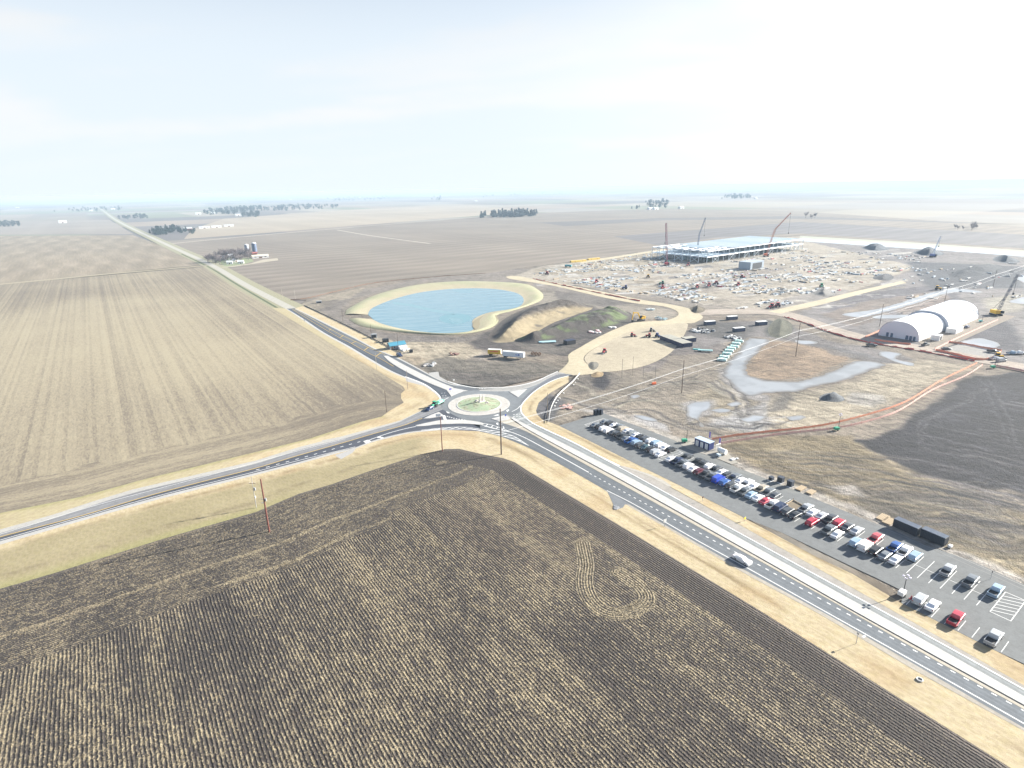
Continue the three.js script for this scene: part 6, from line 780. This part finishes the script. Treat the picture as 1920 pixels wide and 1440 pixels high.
// ---- machines and materials on the works
[['red', 1026, 515, 'red lift at the far west end of the cleared floor'], ['red', 1118, 531, 'red loader beside the haul road fence'], ['red', 1242, 542.5, 'red flatbed machine on the sand, mid floor'], ['red', 1307, 541, 'red lift with white load south of the sand'], ['red', 1329, 538, 'first of two red lifts parked in line on the floor'], ['red', 1342, 534, 'second of two red lifts parked in line on the floor'], ['red', 1392, 522, 'red lift on the far floor east of the sand strip'], ['red', 1290, 499, 'red loader at the foot of the steel frame'], ['machine', 1215, 521, 'yellow loader beside pale slabs on the floor'], ['green', 1241, 533.5, 'green machine alone on the sand strip'], ['green', 1326, 491, 'green machine under the corner of the steel frame'], ['red', 1446, 578, 'red lift by the start of the long stone strip'], ['red', 1457, 576, 'second red lift by the start of the long stone strip'], ['green', 1540, 539, 'green machine beside the grey sand heap'], ['green', 1250, 492, 'green telehandler at the crane foot'], ['machine', 1758, 543.5, 'orange yellow dozer on the dark bank behind the tents'], ['blue', 1172, 542, 'blue grey machine between haul road and floor'], ['red', 1384, 537, 'red lift in the middle of the pale stacks']].forEach(([c, x, y, l]) => tractor(c, x, y, rr(0, 6), l, undefined, 1.45));
simple('dump_truck', 'teal dump truck on the track at the far west end of the floor', 'truck', 1065, 501, { parts: [['bed', rbox(3, 2.2, 6, 0, 2.2, -1, 0.2)], ['cab', rbox(2.8, 2.4, 2.2, 0, 2.1, 3.4, 0.2)], ['wheel', [new THREE.CylinderGeometry(0.7, 0.7, 3.2, 10).rotateZ(Math.PI / 2).translate(0, 0.7, 3), new THREE.CylinderGeometry(0.7, 0.7, 3.2, 10).rotateZ(Math.PI / 2).translate(0, 0.7, -2.4)], mat.rubber]] }, M([0.05, 0.28, 0.34], 0.6), 1.2);
for (const [x, y, l, n] of [[1084, 491, 'yellow formwork stack beside the far track, western of two', 26], [1113, 487, 'yellow formwork stack beside the far track, eastern of two', 20]]) simple('formwork_stack', l, 'formwork', x, y, { parts: [['panel', rbox(n, 2.4, 4, 0, 1.2, 0, 0.1)], ['strap', [box(0.4, 2.45, 4.1, -n / 4, 1.2, 0), box(0.4, 2.45, 4.1, n / 4, 1.2, 0)], mat.wood]] }, M([0.7, 0.5, 0.12], 0.7), 0.5);
{ // uncountable small materials over the cleared floor
  const tones = [[M([0.46, 0.46, 0.45], 0.8), 640, 'pale'], [M([0.36, 0.42, 0.48], 0.7), 520, 'steel'], [M([0.16, 0.165, 0.18], 0.8), 170, 'dark'], [M([0.40, 0.33, 0.24], 0.9), 260, 'timber'], [M([0.38, 0.08, 0.1], 0.6), 60, 'red'], [M([0.5, 0.5, 0.48], 0.8), 420, 'concrete']];
  const zone = gp('985,510 1130,488 1240,472 1300,500 1500,470 1640,474 1740,482 1700,505 1620,530 1500,568 1400,580 1200,552 1060,528'), far = gp('1690,500 1920,492 1920,560 1850,570 1690,560');
  tones.forEach(([m, n, what]) => { const g = []; let guard = 0; while (g.length < n && guard++ < 20000) { const x = rr(980, 1920), y = rr(470, 582), p = G(x, y), u = dirOf(38), row = p.x * u.x + p.z * u.z, sn = Math.round(row / 15) * 15 - row + rr(-2.6, 2.6); if (rnd() < 0.8) p.addScaledVector(u, sn); if (fbm(p.x / 34, p.z / 34, 3) < 0.47 || !(inside(p.x, p.z, zone) || (rnd() < 0.12 && inside(p.x, p.z, far)))) continue; const s = Math.pow(rnd(), 2), lng = rr(0.8, 2.4) + s * 7, ry = pick([128, 38, 128, 128]) * Math.PI / 180 + rr(-0.08, 0.08) + Math.PI / 2; g.push(box(lng, rr(0.3, 1.5), rr(0.6, 2.2), p.x, rr(0.1, 0.6), p.z, ry).toNonIndexed()); } const o = new THREE.Mesh(mergeGeometries(g), m); o.name = numbered('building_materials'); o.castShadow = true; o.userData = { kind: 'stuff', label: `scattered ${what} stacks and slabs over the cleared floor of the works` }; scene.add(o); });
}

// ---- farms, groves and far houses
const crownGeo = (n, sx, sy, cone) => { const f = []; for (let k = 0; k < n; k++) { const y = Math.pow(rnd(), cone ? 1.5 : 0.8), r = cone ? (1 - y) * 0.9 + 0.08 : Math.sqrt(Math.max(0.05, 1 - (2 * y - 1) ** 2)), a = rnd() * 6.283, q = r * Math.sqrt(rnd()), c = V3(Math.cos(a) * q * sx, 0.16 + y * 0.84, Math.sin(a) * q * sx), s = cone ? 0.13 : 0.12; c.y *= sy; f.push([0, 1, 2].map(() => [c.x + rr(-s, s) * 1.3, c.y + rr(-s, s) * sy * 0.9, c.z + rr(-s, s) * 1.3])); } return mergeGeometries([quads(f), cyl(0.012, 0.03, 0.5 * sy, 0, 0.25 * sy, 0, 5).toNonIndexed()]); };
const bareGeo = (() => { const g = [cyl(0.015, 0.035, 0.5, 0, 0.25, 0, 5)]; for (let k = 0; k < 46; k++) { const a = rnd() * 6.283, y = rr(0.3, 0.6), p = V3(0, y, 0).addScaledVector(V3(Math.cos(a), 0, Math.sin(a)), rnd() * 0.12), q = p.clone().add(V3(Math.cos(a) * rr(0.1, 0.36), rr(0.12, 0.42), Math.sin(a) * rr(0.1, 0.36))); g.push(bar(p, q, 0.012, 3)); } return mergeGeometries(g.map((x) => x.toNonIndexed())); })();
const coneTree = crownGeo(170, 0.26, 1, true), roundTree = crownGeo(150, 0.42, 1, false), evergreen = new THREE.MeshStandardMaterial({ color: col([0.028, 0.05, 0.045]), roughness: 0.9, side: THREE.DoubleSide }), bareM = new THREE.MeshStandardMaterial({ color: col([0.15, 0.125, 0.125]), roughness: 0.9, side: THREE.DoubleSide }), greyTree = new THREE.MeshStandardMaterial({ color: col([0.07, 0.085, 0.085]), roughness: 0.9, side: THREE.DoubleSide });
function grove(label, s, n, h, geo, m) { const L = gp(s), b = boundsOf(L, V3(1, 0, 0), V3(0, 0, 1)), M4 = [], e = new THREE.Euler(), q = new THREE.Quaternion(); for (let k = 0; M4.length < n && k < n * 40; k++) { const x = b[0] + rnd() * b[2], z = b[1] + rnd() * b[3]; if (!inside(x, z, L)) continue; const y = h * rr(0.6, 1.2); e.set(0, rnd() * 6.3, 0); M4.push(new THREE.Matrix4().compose(V3(x, -0.4, z), q.setFromEuler(e).clone(), V3(y, y, y))); } const I = new THREE.InstancedMesh(geo, m, M4.length); M4.forEach((x, i) => I.setMatrixAt(i, x)); I.name = numbered('tree_grove'); I.castShadow = true; I.userData = { kind: 'stuff', label }; scene.add(I); }
grove('bare purplish trees round the farm with the two silos', '384,493 392,484 420,479 470,477 474,486 440,494 410,497', 90, 13, bareGeo, bareM);
grove('dark trees round the farmyard across the road', '277,439 290,432 330,428 352,434 340,437 300,441', 60, 13, coneTree, evergreen); grove('small dark clump east of the red farm shed', '355,437 366,433 368,438 358,440', 8, 12, roundTree, evergreen);
grove('long dark wood on the skyline above the road', '384,404 384,396 440,391 490,388 490,394 440,402', 150, 18, roundTree, evergreen); grove('low end of the long wood', '450,408 455,402 487,401 486,408', 30, 16, roundTree, evergreen); grove('thin far end of the long wood', '490,397 490,390 560,386 635,386 630,391 540,396', 120, 17, roundTree, greyTree);
grove('lone conifers beside the round wood in the middle distance', '897,409 898,404 910,404 909,409', 5, 20, coneTree, evergreen); grove('round wood in the middle distance beyond the brown field', '913,407.5 925,402 960,400 1011,399 1008,405 960,408', 90, 19, coneTree, greyTree); grove('bluish trees round the far white farm', '1206,391 1210,379 1255,377 1256,391 1235,394', 40, 20, roundTree, greyTree); grove('row of small trees before the far white farm', '1178,391 1200,387 1206,391 1190,392', 7, 14, coneTree, greyTree); grove('pale far wood beyond the factory', '1350,374 1360,367 1410,366 1405,374', 50, 20, roundTree, greyTree);
grove('grove at the edge of the pale field by the far farm', '-4,427 0,419 36,418 38,425', 30, 15, roundTree, greyTree); grove('hedge trees beside the county road', '222,411 240,406 277,405 276,410 240,412', 30, 15, roundTree, greyTree); grove('far tree line left of the road', '100,398 150,391 230,388 225,395 150,398', 40, 16, roundTree, greyTree); grove('far tree line above the long wood', '590,377 640,370 735,368 735,374 640,378', 60, 18, roundTree, greyTree); grove('far tree clump right of the long wood', '808,377 812,369 832,369 830,376', 16, 18, roundTree, greyTree); grove('hazy far wood', '895,371 905,362 1010,357 1115,357 1110,362 960,368', 90, 20, roundTree, greyTree);
grove('scattered scrub at the far end of the works', '1780,430 1830,424 1835,432 1800,434', 10, 12, bareGeo, bareM); grove('two bare trees alone in the bluish field', '1510,408 1528,408 1528,413 1510,413', 3, 22, bareGeo, bareM);
function silo(label, x, y, h, r, m, dome) { const p = G(x, y), t = thing('silo', label, 'silo', V3(p.x, -0.3, p.z)); part(t, 'shell', cyl(r, r, h, 0, h / 2, 0, 18), m); part(t, 'dome', new THREE.SphereGeometry(r, 16, 6, 0, 6.3, 0, Math.PI / 2).scale(1, 0.55, 1).translate(0, h, 0), dome); for (let k = 1; k < 6; k++) part(t, 'hoop', new THREE.TorusGeometry(r + 0.04, 0.09, 5, 20).rotateX(Math.PI / 2).translate(0, k * h / 6, 0), mat.grey); part(t, 'chute', box(0.8, h, 0.8, -r - 0.3, h / 2, 0), mat.white); }
silo('shorter grey farm silo nearer the road', 464, 474.5, 14, 3.3, M([0.30, 0.33, 0.38], 0.7), mat.white); silo('taller navy farm silo with a white dome', 478.5, 475.5, 17.5, 3.8, M([0.09, 0.13, 0.22], 0.5), mat.white);
function house(label, x, y, w, h, d, ry, wall, roof, name = 'farm_house', cat = 'house') { const p = G(x, y), t = thing(name, label, cat, V3(p.x, -0.3, p.z), ry), r = h * 0.5; part(t, 'wall', [box(w, h, d, 0, h / 2, 0), quads([[[-w / 2, h, d / 2], [-w / 2, h, -d / 2], [-w / 2, h + r, 0]], [[w / 2, h, -d / 2], [w / 2, h, d / 2], [w / 2, h + r, 0]]])], wall); part(t, 'roof', [quads([[[-w / 2 - 0.4, h - 0.2, d / 2 + 0.4], [w / 2 + 0.4, h - 0.2, d / 2 + 0.4], [w / 2 + 0.4, h + r + 0.1, 0], [-w / 2 - 0.4, h + r + 0.1, 0]], [[w / 2 + 0.4, h - 0.2, -d / 2 - 0.4], [-w / 2 - 0.4, h - 0.2, -d / 2 - 0.4], [-w / 2 - 0.4, h + r + 0.1, 0], [w / 2 + 0.4, h + r + 0.1, 0]]])], roof); part(t, 'door', box(w * 0.2, h * 0.6, 0.1, 0, h * 0.3, d / 2 + 0.06), mat.wood); part(t, 'window', [box(w * 0.12, h * 0.25, 0.1, -w * 0.3, h * 0.6, d / 2 + 0.06), box(w * 0.12, h * 0.25, 0.1, w * 0.3, h * 0.6, d / 2 + 0.06)], mat.glass); }
const wh = mat.white, rf = M([0.3, 0.3, 0.32], 0.8), pr = M([0.66, 0.6, 0.45], 0.7), rd = M([0.36, 0.12, 0.1], 0.8), sh = M([0.55, 0.57, 0.58], 0.5);
house('long cream roofed barn beside the two silos', 488, 483, 25, 3.5, 12, 0.5, wh, pr, 'barn', 'barn'); house('small red shed at the foot of the silos', 477, 478, 10, 3.5, 7, 0.4, rd, rd, 'barn', 'shed'); house('white farmhouse among the bare trees', 437, 486.5, 13, 6, 9, 0.5, wh, sh); house('grey farm shed nearest the road among bare trees', 419, 486.5, 11, 4, 9, 0.4, wh, rf, 'barn', 'shed'); house('white garage in front of the farmhouse', 431, 495, 8, 3.5, 6, 0.3, wh, sh, 'barn', 'shed'); house('low white shed right of the garage', 452, 494, 8, 3.5, 6, 0.3, wh, sh, 'barn', 'shed'); house('grey lean shed in the middle of the farmyard', 441, 491, 9, 3.5, 6, 0.9, wh, rf, 'barn', 'shed');
house('red farm shed beside the dark trees', 352, 432, 24, 6, 14, 0.5, rd, sh, 'barn', 'barn'); house('low white poultry barn, first of three in line', 383, 428, 30, 4, 12, 0.6, wh, sh, 'barn', 'barn'); house('low white poultry barn, second of three in line', 406, 426.5, 28, 4, 12, 0.6, wh, sh, 'barn', 'barn'); house('low white poultry barn, third of three in line', 429, 424.5, 28, 4, 12, 0.6, wh, sh, 'barn', 'barn');
[[372, 402, 'white sheds left of the long wood'], [400, 401, 'white shed row beside the long wood'], [447, 405, 'tall white shed at the end of the long wood'], [1219, 393, 'white barn of the far farm, left one'], [1229, 393, 'white barn of the far farm, middle one'], [1277, 391, 'white barn of the far farm standing apart'], [1140, 358, 'white bins on the hazy skyline'], [1417, 373, 'white shed beside the pale far wood'], [892, 378, 'tiny white shed in the far fields'], [170, 396, 'white farm shed at the far end of the county road'], [118, 418, 'long pale shed in the far field'], [212, 393, 'white farm building beside the vanishing road'], [33, 390, 'pale farm building far off beyond the pale field'], [545, 375, 'white far farm above the long wood'], [675, 371.5, 'white farm shed on the far tree line']].forEach(([x, y, l]) => house(l, x, y, 26, 7, 14, 0.6, wh, sh, 'barn', 'barn'));
{ const gy = sheet('farm_lawn', '392,497 395,487 470,483 476,490 450,497 415,502', 0.0, M(S(190, 206, 150), 0.95, { tex: strawTex, m: 12 })); gy.position.y = -0.02; sheet('farm_drive', '404,503 470,494 492,487 520,484 522,488 480,494 440,500', 0.02, M(S(226, 212, 184), 0.95)); }

renderer.render(scene, camera);
